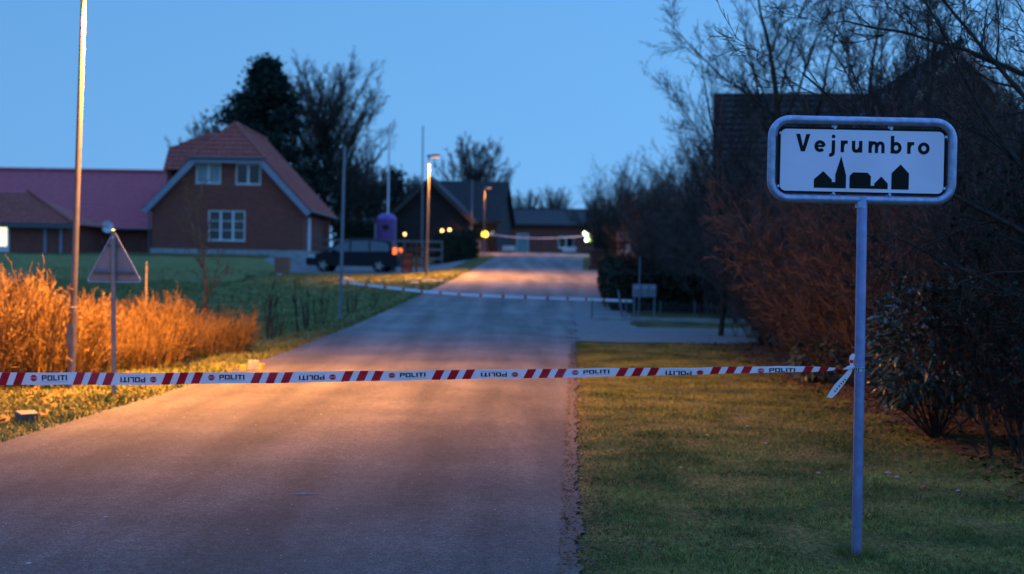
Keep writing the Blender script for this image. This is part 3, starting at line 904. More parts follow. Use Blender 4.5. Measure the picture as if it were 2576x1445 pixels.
# ------------------------------------------------------------------ small things on the ground
def block(px_, py_, sx, sy, sz, m, label, rz=.3, name='stone_block', rx=0, group=None, cat='stone'):
    d = CAM @ Vector(((px_ - W / 2) / FPX, -(py_ - H / 2) / FPX, -1)); t = 3.0
    while t < 200:
        p = EYE + d * t
        if p.z < hgt(p.x, p.y): break
        t += .03
    R = random.Random(int(px_)); b = MB(); b.box(-sx / 2, sx / 2, -sy / 2, sy / 2, -.02, sz)
    b.v = [(x + R.uniform(-.12, .12) * sx * .5, y + R.uniform(-.12, .12) * sy * .5, z + R.uniform(-.1, .1) * sz * .4) for x, y, z in b.v]
    o = b.build(name, m, bevel=min(sx, sy, sz) * .12, loc=(p.x, p.y, hgt(p.x, p.y) - .005)); o.rotation_euler = (rx, 0, rz)
    return prop(o, label, cat, group)
block(66, 1062, .20, .16, .11, M['dkstone'], 'dark square stone block tipped in the dry grass verge', .7, rx=.12)
block(612, 934, .11, .10, .10, M['yellow'], 'small yellow block at the end of the golden shrubs', .2, 'marker_block', cat='block')
block(638, 932, .15, .12, .16, M['stone'], 'pale grey stone between two yellow blocks at the road edge', .5)
block(658, 934, .08, .08, .12, M['yellow'], 'small upright yellow block on the road side of the pale stone', .9, 'marker_block', cat='block')
block(446, 806, .22, .18, .06, M['snow'], 'pale scrap lying on the lawn behind the golden shrubs', .9, 'paper_scrap', cat='litter')
block(240, 962, .25, .1, .05, M['stone'], 'pale flat stone beside the triangular sign post', .2)
# twig on the asphalt, pale scraps
b = MB(); tw = [at(718, 1258, 9.9), at(745, 1256, 9.9), at(768, 1259, 9.9), at(804, 1261, 9.9)]
tw = [Vector((p.x, 10.05 + .02 * i, zr(10) + .042)) for i, p in enumerate(tw)]
b.tube(tw, [.002, .0045, .004, .0015], 6); b.tube([tw[1], tw[1] + Vector((.05, .06, .012))], [.003, .001], 5)
prop(b.build('twig', M['woodpink'], smooth=True), 'thin dry twig lying on the asphalt', 'twig')
for x, y, l in ((265, 1302, 'tiny white scrap on the asphalt near the golden verge'), (72, 1418, 'tiny pale scrap alone on the dark asphalt foreground')):
    d = CAM @ Vector(((x - W / 2) / FPX, -(y - H / 2) / FPX, -1)); t = (EYE.z - .03) / -d.z; p = EYE + d * t
    b = MB(); b.prism([(-.013, 0), (.012, .001), (.014, .006), (-.01, .004)], -.008, .008)
    prop(b.build('paper_scrap', M['snow'], loc=(p.x, p.y, zr(p.y) + .03)), l, 'litter')

# ------------------------------------------------------------------ building helpers (local coords: x right, y back, z up)
def wall_with_openings(xs_line, openings, y0, y1):
    """xs_line: polyline [(x, ztop)...] left to right, base z=0; openings (x0,x1,z0,z1)"""
    b = MB()
    br = sorted(set([p[0] for p in xs_line] + [v for o in openings for v in (o[0], o[1])]))
    lx = [p[0] for p in xs_line]; lz = [p[1] for p in xs_line]
    for a, c in zip(br[:-1], br[1:]):
        if c - a < 1e-5: continue
        ta, tc = float(np.interp(a, lx, lz)), float(np.interp(c, lx, lz))
        mid = (a + c) / 2; z = 0.0
        ops = sorted([(o[2], o[3]) for o in openings if o[0] < mid < o[1]])
        for z0, z1 in ops:
            b.prism([(a, z), (c, z), (c, z0), (a, z0)], y0, y1); z = z1
        b.prism([(a, z), (c, z), (c, tc), (a, ta)], y0, y1)
    return b
def window(parent, x0, x1, z0, z1, y, ncas, nbar, panem, frame_m=None, name='window'):
    frame_m = frame_m or M['white']
    w = bpy.data.objects.new(name, None); COL.objects.link(w); w.parent = parent; w.location = ((x0 + x1) / 2, y, z0)
    W_, H_ = x1 - x0, z1 - z0; f = .07
    b = MB(); b.box(-W_ / 2, W_ / 2, -.04, .05, 0, f); b.box(-W_ / 2, W_ / 2, -.04, .05, H_ - f, H_)
    b.box(-W_ / 2, -W_ / 2 + f, -.038, .05, f, H_ - f); b.box(W_ / 2 - f, W_ / 2, -.038, .05, f, H_ - f)
    cw = W_ / ncas
    for i in range(1, ncas): b.box(-W_ / 2 + i * cw - .055, -W_ / 2 + i * cw + .055, -.036, .05, f, H_ - f)
    for i in range(ncas):
        xa = -W_ / 2 + i * cw + .055; xb = xa + cw - .11
        for j in range(1, nbar + 1):
            z = f + (H_ - 2 * f) * j / (nbar + 1); b.box(xa, xb, -.02, .03, z - .018, z + .018)
    b.build('frame', frame_m, w)
    for i in range(ncas):
        xa = -W_ / 2 + i * cw + .056; xb = xa + cw - .112
        for j in range(nbar + 1):
            za = f + (H_ - 2 * f) * j / (nbar + 1) + .019; zb = f + (H_ - 2 * f) * (j + 1) / (nbar + 1) - .019
            p = panem[i % len(panem)]
            q = MB(); q.box(xa + .001, xb - .001, .01, .02, za, zb); q.build('pane', p, w)
    b = MB(); b.box(-W_ / 2 - .05, W_ / 2 + .05, -.10, .04, -.06, -.002); b.build('sill', M['plinth'], w)
    return w
def tiled(parent, name, O, U, Vv, edge, m, step=.34, pitch=.3, lip=.05, wave=.022):
    """roof plane: origin O, unit U along eave, unit Vv up the slope; edge(v) -> (u0,u1) for v in 0..vmax. One part per tile course."""
    O, U, Vv = Vector(O), Vector(U).normalized(), Vector(Vv).normalized(); Nn = U.cross(Vv).normalized()
    if Nn.z < 0: Nn = -Nn
    vmax = edge[1]; fn = edge[0]; k = max(1, int(round(vmax / step)))
    for i in range(k):
        va, vb = vmax * i / k, min(vmax, vmax * (i + 1) / k + .03 * (i < k - 1))
        (a0, a1), (b0, b1) = fn(va), fn(vb)
        nu = max(2, int(max(a1 - a0, b1 - b0) / (pitch / 3)))
        vs = []; fs = []
        for j in range(nu + 1):
            t = j / nu; ua = a0 + (a1 - a0) * t; ub = b0 + (b1 - b0) * t
            wv = wave * math.cos(2 * math.pi * ua / pitch)
            vs += [O + U * ua + Vv * va + Nn * .01, O + U * ua + Vv * va + Nn * (lip + .02 + wv), O + U * ub + Vv * vb + Nn * (.012 + wv * .8)]
        for j in range(nu): fs += [(3 * j, 3 * j + 3, 3 * j + 4, 3 * j + 1), (3 * j + 1, 3 * j + 4, 3 * j + 5, 3 * j + 2)]
        b = MB(); b.add(vs, fs); b.build('tile_course', m, parent)
def part_empty(name, parent):
    o = bpy.data.objects.new(name, None); COL.objects.link(o); o.parent = parent; return o

# ------------------------------------------------------------------ the brick house with half-hipped gable
hb = at(572, 640, 75)
house = root('brick_house', (hb.x, 75, hb.z - .05), 'red brick house with half-hipped tiled gable and white windows above the lawn', 'house')
HZ = hb.z - .05
wins = [(-1.72, -.40, 3.76, 4.83), (.38, 1.70, 3.74, 4.82), (-1.03, .92, .76, 2.36)]
b = wall_with_openings([(-4.02, 2.62), (-1.75, 5.05), (1.75, 5.05), (3.98, 2.62)], wins, 0, .3); b.build('wall', M['brick'], house)
b = MB(); b.box(3.70, 3.98, .3, 11, 0, 2.6); b.box(-4.02, -3.74, .3, 11, 0, 2.6); b.box(-3.74, 3.70, 10.7, 11, 0, 2.6); b.build('side_wall', M['brick'], house)
b = MB(); b.box(-4.08, 4.04, -.05, -.002, -1.2, .30); b.box(3.982, 4.04, 0, 11.05, -1.2, .30); b.build('plinth', M['plinth'], house)
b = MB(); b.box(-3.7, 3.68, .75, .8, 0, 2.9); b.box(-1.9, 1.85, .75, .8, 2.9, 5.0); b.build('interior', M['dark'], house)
window(house, *wins[0], .06, 2, 0, [M['curtain']])
window(house, *wins[1], .06, 2, 0, [M['pane']])
window(house, *wins[2], .06, 3, 2, [M['pane'], M['pane'], M['panewarm']])
roof = part_empty('roof', house)
s48 = math.atan2(4.65, 4.35); sl = Vector((math.cos(s48), 0, math.sin(s48)))
EH, EX, RGZ = 2.40, 4.35, 7.05
slen = math.hypot(4.35, 4.65)
def edge_main(v):      # u along y from -.35
    z = EH + v * math.sin(s48)
    y0 = -.35 if z < 5.05 else -.35 + (z - 5.05) / 2.0 * 1.95
    return (y0, 11.3)
tiled(roof, 'r', (EX, 0, EH), (0, 1, 0), (-math.cos(s48), 0, math.sin(s48)), (edge_main, slen), M['tile'])
tiled(roof, 'l', (-EX, 0, EH), (0, 1, 0), (math.cos(s48), 0, math.sin(s48)), (edge_main, slen), M['tile'])
hs = Vector((0, 1.95, 2.0)); hl = hs.length
tiled(roof, 'h', (0, -.40, 5.05), (1, 0, 0), hs, ((lambda v: (-1.95 * (1 - v / hl), 1.95 * (1 - v / hl))), hl), M['tile'])
# solid under the tiles
b = MB(); b.add([(EX, -.3, EH), (EX, 11.3, EH), (0, 11.3, RGZ), (0, 1.6, RGZ), (1.85, -.3, 5.05)], [(0, 1, 2, 3, 4)])
b.add([(-EX, -.3, EH), (-EX, 11.3, EH), (0, 11.3, RGZ), (0, 1.6, RGZ), (-1.85, -.3, 5.05)], [(0, 1, 2, 3, 4)]); b.add([(-1.85, -.3, 5.05), (1.85, -.3, 5.05), (0, 1.6, RGZ)], [(0, 1, 2)])
b.build('underlay', M['darkwall'], roof)
b = MB(); b.tube([(0, 1.6, RGZ + .07), (0, 11.3, RGZ + .07)], .11, 8); b.build('ridge_tiles', M['tile'], roof)
for sx in (-1, 1):
    b = MB(); b.tube([(sx * 1.95, -.38, 5.12), (0, 1.6, RGZ + .08)], .085, 8); b.build('hip_tiles', M['tile'], roof)
    b = MB(); dx = Vector((-sx * math.cos(s48), 0, math.sin(s48)))
    p0 = Vector((sx * 4.42, -.42, 2.30)); p1 = Vector((sx * 1.83, -.42, 5.06)); nn = Vector((sx * math.sin(s48), 0, math.cos(s48)))
    q = [p0 - nn * .28, p0 + nn * .02, p1 + nn * .02, p1 - nn * .30]
    b.prism([(v.x, v.z) for v in q], -.44, -.37); b.build('barge_board', M['barge'], roof)
b = MB(); b.prism([(-1.93, 4.82), (1.93, 4.82), (1.86, 5.02), (-1.86, 5.02)], -.46, -.385); b.build('fascia', M['barge'], roof)
b = MB(); b.tube([(-1.95, -.5, 5.07), (1.95, -.5, 5.07)], .075, 8); b.build('gutter', M['gutter'], roof)
for sx in (-1, 1):
    b = MB(); b.tube([(sx * 4.42, -.3, 2.36), (sx * 4.42, 11.2, 2.36)], .07, 8); b.build('gutter', M['gutter'], roof)
b = MB(); b.tube([(-4.2, -.12, 2.3), (-4.12, -.1, 2.0), (-4.12, -.1, .1)], .045, 8); b.build('downpipe', M['gutter'], house)
b = MB(); b.box(3.99, 4.02, 1.6, 2.5, .1, 2.1); b.build('door', M['white'], house)
# cross wing behind
wing = root('house_wing', (hb.x, 75, HZ), 'red tiled cross wing with clipped ridge end behind the brick house', 'house')
b = MB(); b.box(-4.3, -4.04, 4.3, 8.0, 0, 4.8); b.build('wall', M['brick'], wing)
s_w = math.atan2(2.3, 2.1); ww = Vector((0, math.cos(s_w), math.sin(s_w)))
wl_ = math.hypot(2.3, 2.1)
def edge_w(v):
    z = 4.7 + v * math.sin(s_w)
    x0 = -4.4 if z < 5.98 else -4.4 + (z - 5.98) / 1.02 * 2.1
    return (x0, -.3 if z > 6.6 else -1.6)
wr = part_empty('roof', wing)
tiled(wr, 'w', (0, 3.9, 4.7), (1, 0, 0), ww, (edge_w, wl_), M['tile'])
b = MB(); b.add([(-2.3, 6, 7), (-4.4, 5, 5.98), (-4.4, 7, 5.98)], [(0, 1, 2)]); b.add([(0, 6, 7), (-2.3, 6, 7), (-4.4, 7, 5.98), (-4.4, 8.2, 4.7), (0, 8.2, 4.7)], [(0, 1, 2, 3, 4)])
b.add([(-4.38, 5, 5.98), (-4.38, 3.9, 4.7), (-4.38, 8.2, 4.7), (-4.38, 7, 5.98)], [(0, 1, 2, 3)]); b.build('roof_end', M['tile'], wr)

# ------------------------------------------------------------------ long building with plain mauve roof
lb = root('long_building', (-20.2, 80.2, 2.0), 'long low building with plain mauve tiled roof left of the brick house', 'building')
rz = 7.05 - 2.0; ez = 3.55 - 2.0
b = MB(); b.prism([(-2.9, 0), (.6, 0), (.6, 1.7), (-2.9, 1.7)], 0, .3); b.build('wall', M['brick'], lb)
b = MB(); b.box(-22, -6.6, 0, .3, 0, 1.7); b.build('wall', M['brick'], lb)
b = MB(); b.box(-6.6, -2.9, 4.6, 4.9, 0, 1.7); b.build('carport_wall', M['darkwall'], lb)
for x in (-6.45, -4.8, -3.05):
    b = MB(); b.box(x - .07, x + .07, .05, .19, 0, 1.62); b.build('post', M['wood'], lb)
b = MB(); b.box(-6.6, -2.9, 0, .22, 1.45, 1.72); b.build('beam', M['dark'], lb)
rf = part_empty('roof', lb)
sv = Vector((0, 5.2, rz - ez)); vl = sv.length
tiled(rf, 'f', (0, -.45, ez), (1, 0, 0), sv, ((lambda v: (-22.5, .75)), vl), M['tile2'], step=.42, wave=.006, pitch=.6, lip=.012)
b = MB(); b.add([(-22.5, -.4, ez), (.75, -.4, ez), (.75, 4.75, rz), (-22.5, 4.75, rz), (.75, 9.9, ez), (-22.5, 9.9, ez)], [(0, 1, 2, 3), (3, 2, 4, 5)]); b.build('underlay', M['tile2'], rf)
b = MB(); b.tube([(-22.5, 4.75, rz + .08), (.75, 4.75, rz + .08)], .11, 8); b.build('ridge_tiles', M['tile2'], rf)
b = MB(); b.tube([(-22.5, -.5, ez), (.7, -.5, ez)], .07, 8); b.build('gutter', M['gutter'], rf)
b = MB(); b.prism([(.2, 0), (.5, 0), (.5, ez + 1), (.2, ez + 1)], .3, 5); b.build('end_wall', M['brick'], lb)
# hipped annex in front
ab = at(60, 650, 72.5); AZ = ab.z - .35
an = root('annex', (ab.x, 72.5, AZ), 'low brick annex with hipped tile roof and a brightly lit glazed door', 'building')
xl, xr = -9.0, (172 - 60) * .02026
dxa, dxb = (-14 - 60) * .02026, (23 - 60) * .02026
b = wall_with_openings([(xl, 2.15), (xr, 2.15)], [(dxa, dxb, .12, 2.0)], 0, .3); b.build('wall', M['brick'], an)
b = MB(); b.box(xr - .3, xr, .3, 6, 0, 2.15); b.build('side_wall', M['brick'], an)
b = MB(); b.box(dxa, dxb, -.03, .06, .12, .22); b.box(dxa, dxb, -.03, .06, 1.9, 2.0); b.box(dxa, dxa + .09, -.03, .06, .22, 1.9); b.box(dxb - .11, dxb, -.03, .06, .22, 1.9); b.build('door_frame', M['white'], an)
b = MB(); b.box(dxa + .09, dxb - .11, .02, .04, .95, 1.9); b.build('door_pane', M['litpane'], an)
b = MB(); b.box(dxa + .09, dxb - .11, .01, .03, .22, .95); b.build('door_panel', M['white'], an)
for x in (xr - 1.25, xr - .45):
    b = MB(); b.box(x, x + .13, -.06, .0, 0, 2.05); b.build('drain_board', M['barge'], an)
ar = part_empty('roof', an)
ht = 1.75
sa = Vector((0, 3.2, ht)); sal = sa.length
tiled(ar, 'a', (0, -.4, 2.12), (1, 0, 0), sa, ((lambda v: (xl, xr + .35 - 3.4 * v / sal)), sal), M['tile'], step=.36)
b = MB(); b.add([(xr + .35, -.4, 2.12), (xr + .35, 6.2, 2.12), (xr - 3.05, 2.8, 2.12 + ht)], [(0, 1, 2)]); b.add([(xl, -.38, 2.11), (xr + .34, -.38, 2.11), (xr - 3.05, 2.8, 2.1 + ht), (xl, 2.8, 2.1 + ht)], [(0, 1, 2, 3)]); b.build('hip_slope', M['tile'], ar)
b = MB(); b.tube([(xr + .35, -.4, 2.2), (xr - 3.05, 2.8, 2.2 + ht)], .09, 8); b.build('hip_tiles', M['tile'], ar)
b = MB(); b.box(xl, xr + .38, -.47, -.405, 1.9, 2.13); b.build('fascia', M['gutter'], ar)
# satellite dish
dp = at(266, 572, 79.3); 
sdh = root('satellite_dish', (dp.x, 79.6, dp.z - .5), 'small white satellite dish on the carport eave above the white van', 'satellite dish')
b = MB(); prof = [(.02, 0), (.2, .03), (.34, .10), (.345, .11), (.2, .045), (.02, .015)]
b.lathe(prof, 18); Mx = Matrix.Translation((0, 0, .5)) @ Matrix.Rotation(rad(55), 4, 'Y') @ Matrix.Rotation(rad(62), 4, 'X'); b.v = [tuple(Mx @ Vector(p)) for p in b.v]; b.build('dish', M['white'], sdh, smooth=True)
b = MB(); b.tube([(0.0, .1, .45), (.05, .3, .2), (.05, .55, -.15)], .03, 8); b.build('bracket', M['gutter'], sdh)

# ------------------------------------------------------------------ vehicles
def vehicle(name, loc, rz, label, prof, glassp, width, wheels, wr_, body, cat='car', tail=True, group=None):
    """side profile in x (front = -x), z; extruded along y with tumblehome"""
    o = root(name, loc, label, cat, group, rz)
    n = len(prof); ys = [-width / 2, -width / 2 + .10, width / 2 - .10, width / 2]
    zmax = max(p[1] for p in prof); zs = .95
    vs = []
    for k, y in enumerate(ys):
        for x, z in prof:
            f = 0 if z < zs else (z - zs) / (zmax - zs)
            yy = y * (1 - .16 * f); s = 1.0 if k in (1, 2) else .985
            vs.append((x * s, yy, z if k in (1, 2) else z - (.03 if z > .6 else 0)))
    fs = [tuple(range(n)), tuple(range(3 * n, 4 * n))[::-1]]
    for k in range(3):
        for i in range(n):
            j = (i + 1) % n; fs.append((k * n + i, (k + 1) * n + i, (k + 1) * n + j, k * n + j))
    b = MB(); b.add(vs, fs); b.build('body', body, o, smooth=True)
    def yside(z, side, off): 
        f = 0 if z < zs else (z - zs) / (zmax - zs)
        return side * (width / 2 * (1 - .16 * f) + off)
    for side in (-1, 1):
        for poly in glassp:
            b = MB(); b.poly([(x, yside(z, side, .006), z - .015) for x, z in poly]); b.build('side_window', M['glass'], o)
    # windscreen and rear window from the profile ends of the glasshouse
    a, c = glassp[0], glassp[-1]
    for (xb, zb_), (xt, zt_), sx, nm in ((a[0], a[1], -1, 'windscreen'), (c[-2], c[-1], 1, 'rear_window')):
        pass
    for wx in wheels:
        for side in (-1, 1):
            w = bpy.data.objects.new('wheel', None); COL.objects.link(w); w.parent = o; w.location = (wx, side * (width / 2 - .10), wr_)
            b = MB(); b.lathe([(wr_ * .66, -.11), (wr_ * .95, -.11), (wr_, -.07), (wr_, .07), (wr_ * .95, .11), (wr_ * .66, .11)], 24); b.v = [(x, z, y) for x, y, z in b.v]; b.build('tyre', M['rubber'], w, smooth=True)
            b = MB(); b.lathe([(.01, .10 * 1), (.07, .112), (wr_ * .66, .085), (wr_ * .67, .0)], 20); b.v = [(x, side * z, y) for x, y, z in b.v]; b.build('rim', M['rim'], w, smooth=True)
            for q in range(5):
                a5 = q * 2 * math.pi / 5
                b = MB(); b.box(.03, wr_ * .64, -.03, .03, .105, .125); Mq = Matrix.Rotation(a5, 4, 'Z'); b.v = [tuple(Mq @ Vector(p)) for p in b.v]; b.v = [(x, side * z, y) for x, y, z in b.v]; b.build('spoke', M['rim'], w)
    xf = min(p[0] for p in prof); xe = max(p[0] for p in prof)
    for side in (-1, 1):
        b = MB(); b.box(xf + .12, xf + .50, side * (width / 2 - .02) - .02, side * (width / 2 - .02) + .03, .70, .82); b.build('headlight', M['head'], o, bevel=.008)
        b = MB(); b.box(xe - .22, xe - .03, side * (width / 2 - .045) - .03, side * (width / 2 - .045) + .028, .92, 1.25); b.build('tail_light', M['tail'] if tail else M['tapered'], o, bevel=.01)
        b = MB(); b.box(-.95, -.78, side * (width / 2 + .1) - .08, side * (width / 2 + .1) + .08, .98, 1.12); b.build('mirror', body, o, bevel=.02)
    return o
mpv = [(-2.28, .32), (-2.32, .55), (-2.22, .78), (-1.45, 1.0), (-.62, 1.52), (.1, 1.66), (1.2, 1.68), (1.95, 1.58), (2.12, 1.15), (2.28, .98), (2.30, .5), (2.22, .30)]
glassm = [[(-1.22, 1.03), (-.55, 1.47), (-.12, 1.56), (-.10, 1.04)], [(-.03, 1.04), (-.03, 1.57), (.85, 1.60), (.88, 1.05)], [(.95, 1.05), (.92, 1.60), (1.55, 1.56), (1.88, 1.42), (1.90, 1.08)]]
cp = at(892, 684, 71.5)
vehicle('parked_car', (cp.x, 71.5, hgt(cp.x, 71.5) + .02), rad(-5), 'dark blue estate car with a glowing orange tail light parked beside the brick house', mpv, glassm, 1.82, (-1.42, 1.40), .33, M['carblue'])
gp = at(1600, 640, 63)
gc = vehicle('parked_car', (gp.x + .3, 63, hgt(gp.x, 63) + .02), rad(88), 'pale green car half hidden behind the brown hedge by the notice board', [(-2.0, .3), (-2.05, .55), (-1.9, .8), (-1.1, .95), (-.4, 1.38), (.4, 1.45), (1.3, 1.40), (1.75, 1.0), (1.95, .9), (1.98, .4)],
        [[(-.95, .98), (-.38, 1.33), (.2, 1.38), (.2, .98)], [(.28, .98), (.28, 1.38), (1.2, 1.34), (1.5, 1.0)]], 1.7, (-1.25, 1.25), .30, M['cargreen'], tail=False)
vp = at(176, 648, 79.4)
vehicle('white_van', (vp.x + .5, 79.8 + 2.3, 2.05), rad(90), 'white van parked nose out under the dark carport', [(-2.1, .3), (-2.15, .7), (-1.9, .95), (-1.35, 1.55), (-.9, 1.62), (2.0, 1.62), (2.05, .3)],
        [[(-1.55, 1.0), (-1.15, 1.45), (-.5, 1.48), (-.5, 1.0)]], 1.7, (-1.3, 1.3), .31, M['vanwhite'], cat='van', tail=False)

# ------------------------------------------------------------------ purple container, flagpoles, fences, pillar
pp = at(971, 640, 74); pz = hgt(pp.x, 74) + .02
bank = root('recycling_container', (pp.x, 74, pz), 'purple domed recycling container behind the dark parked car', 'container')
hgtc = at(971, 537, 74).z - pz
b = MB(); b.lathe([(.40, .0), (.50, .06), (.52, .3), (.52, hgtc - .42), (.50, hgtc - .36)], 24); b.build('drum', M['purple'], bank, smooth=True)
b = MB(); b.lathe([(.53, hgtc - .37), (.53, hgtc - .30), (.45, hgtc - .16), (.30, hgtc - .05), (.08, hgtc), (.01, hgtc + .005)], 24); b.build('dome', mat('purple_dome', (.15, .055, .28), .35), bank, smooth=True)
b = MB(); b.lathe([(.54, -.02), (.54, .55)], 24); b.build('skirt', M['bin'], bank, smooth=True)
b = MB(); b.box(-.16, .16, -.56, -.50, hgtc - .85, hgtc - .62); b.build('slot', M['dark'], bank)
b = MB(); b.box(-.60, -.53, -.06, .06, .4, hgtc - .5); b.build('side_strip', M['woodpink'], bank)
pole('flagpole', 974, 640, 980, 318, 78, .055, 'white flagpole rising behind the purple container', M['white'], cat='flagpole', group='flagpoles')
pole('flagpole', 1061, 650, 1064, 320, 78, .045, 'bare flagpole beside the lit street lamp near the dark gabled house', M['polegrey'], cat='flagpole', group='flagpoles')
pole('grey_pole', 1185, 640, 1188, 455, 92, .05, 'thin grey pole in front of the dark gabled house wall', M['polegrey'])
bp_ = at(711, 682, 66); z_ = hgt(bp_.x, 66)
pil = root('brick_pillar', (bp_.x, 66, z_ - .05), 'low warm brick pillar at the corner of the green bank', 'pillar')
hp = at(711, 645, 66).z - z_
nb = 0
for c in range(int(hp / .077)):
    for k_ in range(3):
        sh = .11 if c % 2 else 0
        xa = -.34 + k_ * .228 + sh * (k_ > 0) * .0; wdt = .216
        b = MB(); b.box(xa, xa + wdt, -.30, .30, .05 + c * .077, .05 + c * .077 + .066); b.build('brick', M['brick2'], pil)
b = MB(); b.box(-.33, .33, -.285, .285, -.1, hp); b.build('mortar_core', M['plinth'], pil)
b = MB(); b.box(-.37, .37, -.33, .33, hp + .001, hp + .06); b.build('coping', M['plinth'], pil)
# low rail fence behind the car
fp0, fp1 = at(780, 600, 79), at(1112, 604, 79)
zf = hgt(-8, 79)
fence = root('rail_fence', (fp0.x, 79, zf), 'weathered low wooden rail fence behind the dark parked car', 'fence')
L_ = fp1.x - fp0.x; Hf = fp0.z - zf
for i in range(8):
    x = L_ * i / 7; b = MB(); b.box(x - .05, x + .05, -.05, .05, -.2, Hf - .03); b.build('post', M['wood'], fence)
for z in (Hf - .14, Hf * .62, Hf * .3):
    b = MB(); b.box(-.05, L_ + .05, -.085, -.051, z, z + .13); b.build('rail', M['wood'], fence)
# wooden gate by the lamp
gp0 = at(1012, 690, 67)
gate = root('wooden_gate', (gp0.x, 67, hgt(gp0.x, 67)), 'rough wooden gate frame of posts and rails beside the lit street lamp', 'gate')
gx = [0, .42, .66, 1.05]
for i, x in enumerate(gx):
    b = MB(); b.box(x - .05, x + .05, -.05, .05, -.2, (1.05, 1.55, 1.5, 1.35)[i]); b.build('post', M['gatewood'], gate)
for z in (.35, .75, 1.12):
    b = MB(); b.box(-.02, 1.1, -.082, -.051, z, z + .1); b.build('rail', M['gatewood'], gate)
b = MB(); b.box(.07, .37, -.05, -.02, .10, .98); b.build('panel', mat('red_brown_panel', (.09, .028, .022), .8, var=.2, scale=9), gate)

# ------------------------------------------------------------------ dark gabled house, crest house, right-hand house
def gable_house(name, loc, label, w, depth, eave, ridge, wallm, roofm, axis='x', rz=0, wins=(), barge=None, group=None, overhang=.4, tiles=False):
    """axis 'x': ridge runs along x (eave faces camera); 'y': gable faces camera"""
    o = root(name, loc, label, 'house', group, rz)
    if axis == 'y':
        b = wall_with_openings([(-w / 2, eave), (0, ridge - .05), (w / 2, eave)], [x[:4] for x in wins], 0, .3); b.build('wall', wallm, o)
        b = MB(); b.box(-w / 2, -w / 2 + .3, .3, depth, 0, eave); b.box(w / 2 - .3, w / 2, .3, depth, 0, eave); b.prism([(-w / 2 + .3, 0), (w / 2 - .3, 0), (w / 2 - .3, eave), (0, ridge - .3), (-w / 2 + .3, eave)], depth - .3, depth); b.build('side_wall', wallm, o)
        rf = part_empty('roof', o); sl = (ridge - eave) / (w / 2)
        for sx in (-1, 1):
            b = MB(); x0 = sx * (w / 2 + overhang); z0 = eave - overhang * sl
            q = [(x0, z0), (0, ridge), (0, ridge + .2), (x0, z0 + .2)]
            b.prism(q, -overhang, depth + overhang); b.build('roof_slope', roofm, rf)
            if barge:
                b = MB(); b.prism([(x0, z0 - .16), (0, ridge - .16), (0, ridge + .12), (x0, z0 + .12)], -overhang - .06, -overhang - .003); b.build('barge_board', barge, rf)
        b = MB(); b.tube([(0, -overhang, ridge + .2), (0, depth + overhang, ridge + .2)], .1, 8); b.build('ridge_tiles', roofm, rf)
    else:
        b = wall_with_openings([(-w / 2, eave), (w / 2, eave)], [x[:4] for x in wins], 0, .3); b.build('wall', wallm, o)
        for sx in (-1, 1):
            b = MB(); b.add([(sx * w / 2, .3, 0), (sx * w / 2, depth, 0), (sx * w / 2, depth, eave), (sx * w / 2, depth / 2, ridge - .1), (sx * w / 2, .3, eave)], [(0, 1, 2, 3, 4)]); b.build('side_wall', wallm, o)
        rf = part_empty('roof', o); sl = (ridge - eave) / (depth / 2)
        for sy in (-1, 1):
            b = MB(); y0 = depth / 2 + sy * (depth / 2 + overhang); z0 = eave - overhang * sl
            vs = [(x, y, z) for x in (-w / 2 - .3, w / 2 + .3) for y, z in ((y0, z0), (depth / 2, ridge), (depth / 2, ridge + .18), (y0, z0 + .18))]
            b.add(vs, [(0, 1, 2, 3), (4, 7, 6, 5), (0, 4, 5, 1), (1, 5, 6, 2), (2, 6, 7, 3), (3, 7, 4, 0)]); b.build('roof_slope', roofm, rf)
        if tiles:
            up = Vector((0, depth / 2 + overhang, ridge - (eave - overhang * sl))); ul = up.length
            tiled(rf, 't', (0, -overhang, eave - overhang * sl + .19), (1, 0, 0), up, ((lambda v: (-w / 2 - .28, w / 2 + .28)), ul), roofm, step=.36)
        b = MB(); b.tube([(-w / 2 - .3, depth / 2, ridge + .18), (w / 2 + .3, depth / 2, ridge + .18)], .1, 8); b.build('ridge_tiles', roofm, rf)
    for x0, x1, z0, z1, nc, pm in wins: window(o, x0, x1, z0, z1, .06, nc, 0, pm)
    return o
kd = 96 / FPX
dh = at(1110, 640, 96)
z0 = 2.5
def zz(py, x, Y): return at(x, py, Y).z
gable_house('dark_house', (at(1146, 640, 96).x, 96, z0), 'dark gabled house with black roof beyond the rail fence', 5.6, 9, 2.4, zz(458, 1146, 100) - z0 - .2, M['darkwall'], M['darkroof'], 'x', rad(-6), tiles=True)
gable_house('dark_house', (at(1080, 640, 93).x, 92.5, z0), 'dark steep gable end standing against the black roofed house', 5.0, 5, zz(545, 1080, 92.5) - z0, zz(455, 1078, 92.5) - z0, M['darkwall'], M['darkroof'], 'y', rad(-4), barge=M['bark2'])
crx = at(1370, 640, 128)
gable_house('crest_house', (crx.x, 128, 2.7), 'low house with a long dark roof and reddish wall closing the road at the crest', 10.5, 8, zz(566, 1370, 128) - 2.7, zz(527, 1370, 132) - 2.7 - .18, M['brick'], M['darkroof'], 'x', 0,
            wins=[(-2.55, -1.45, .2, 2.2, 1, [M['curtain']]), (1.2, 2.6, .9, 2.0, 2, [M['pane']])])
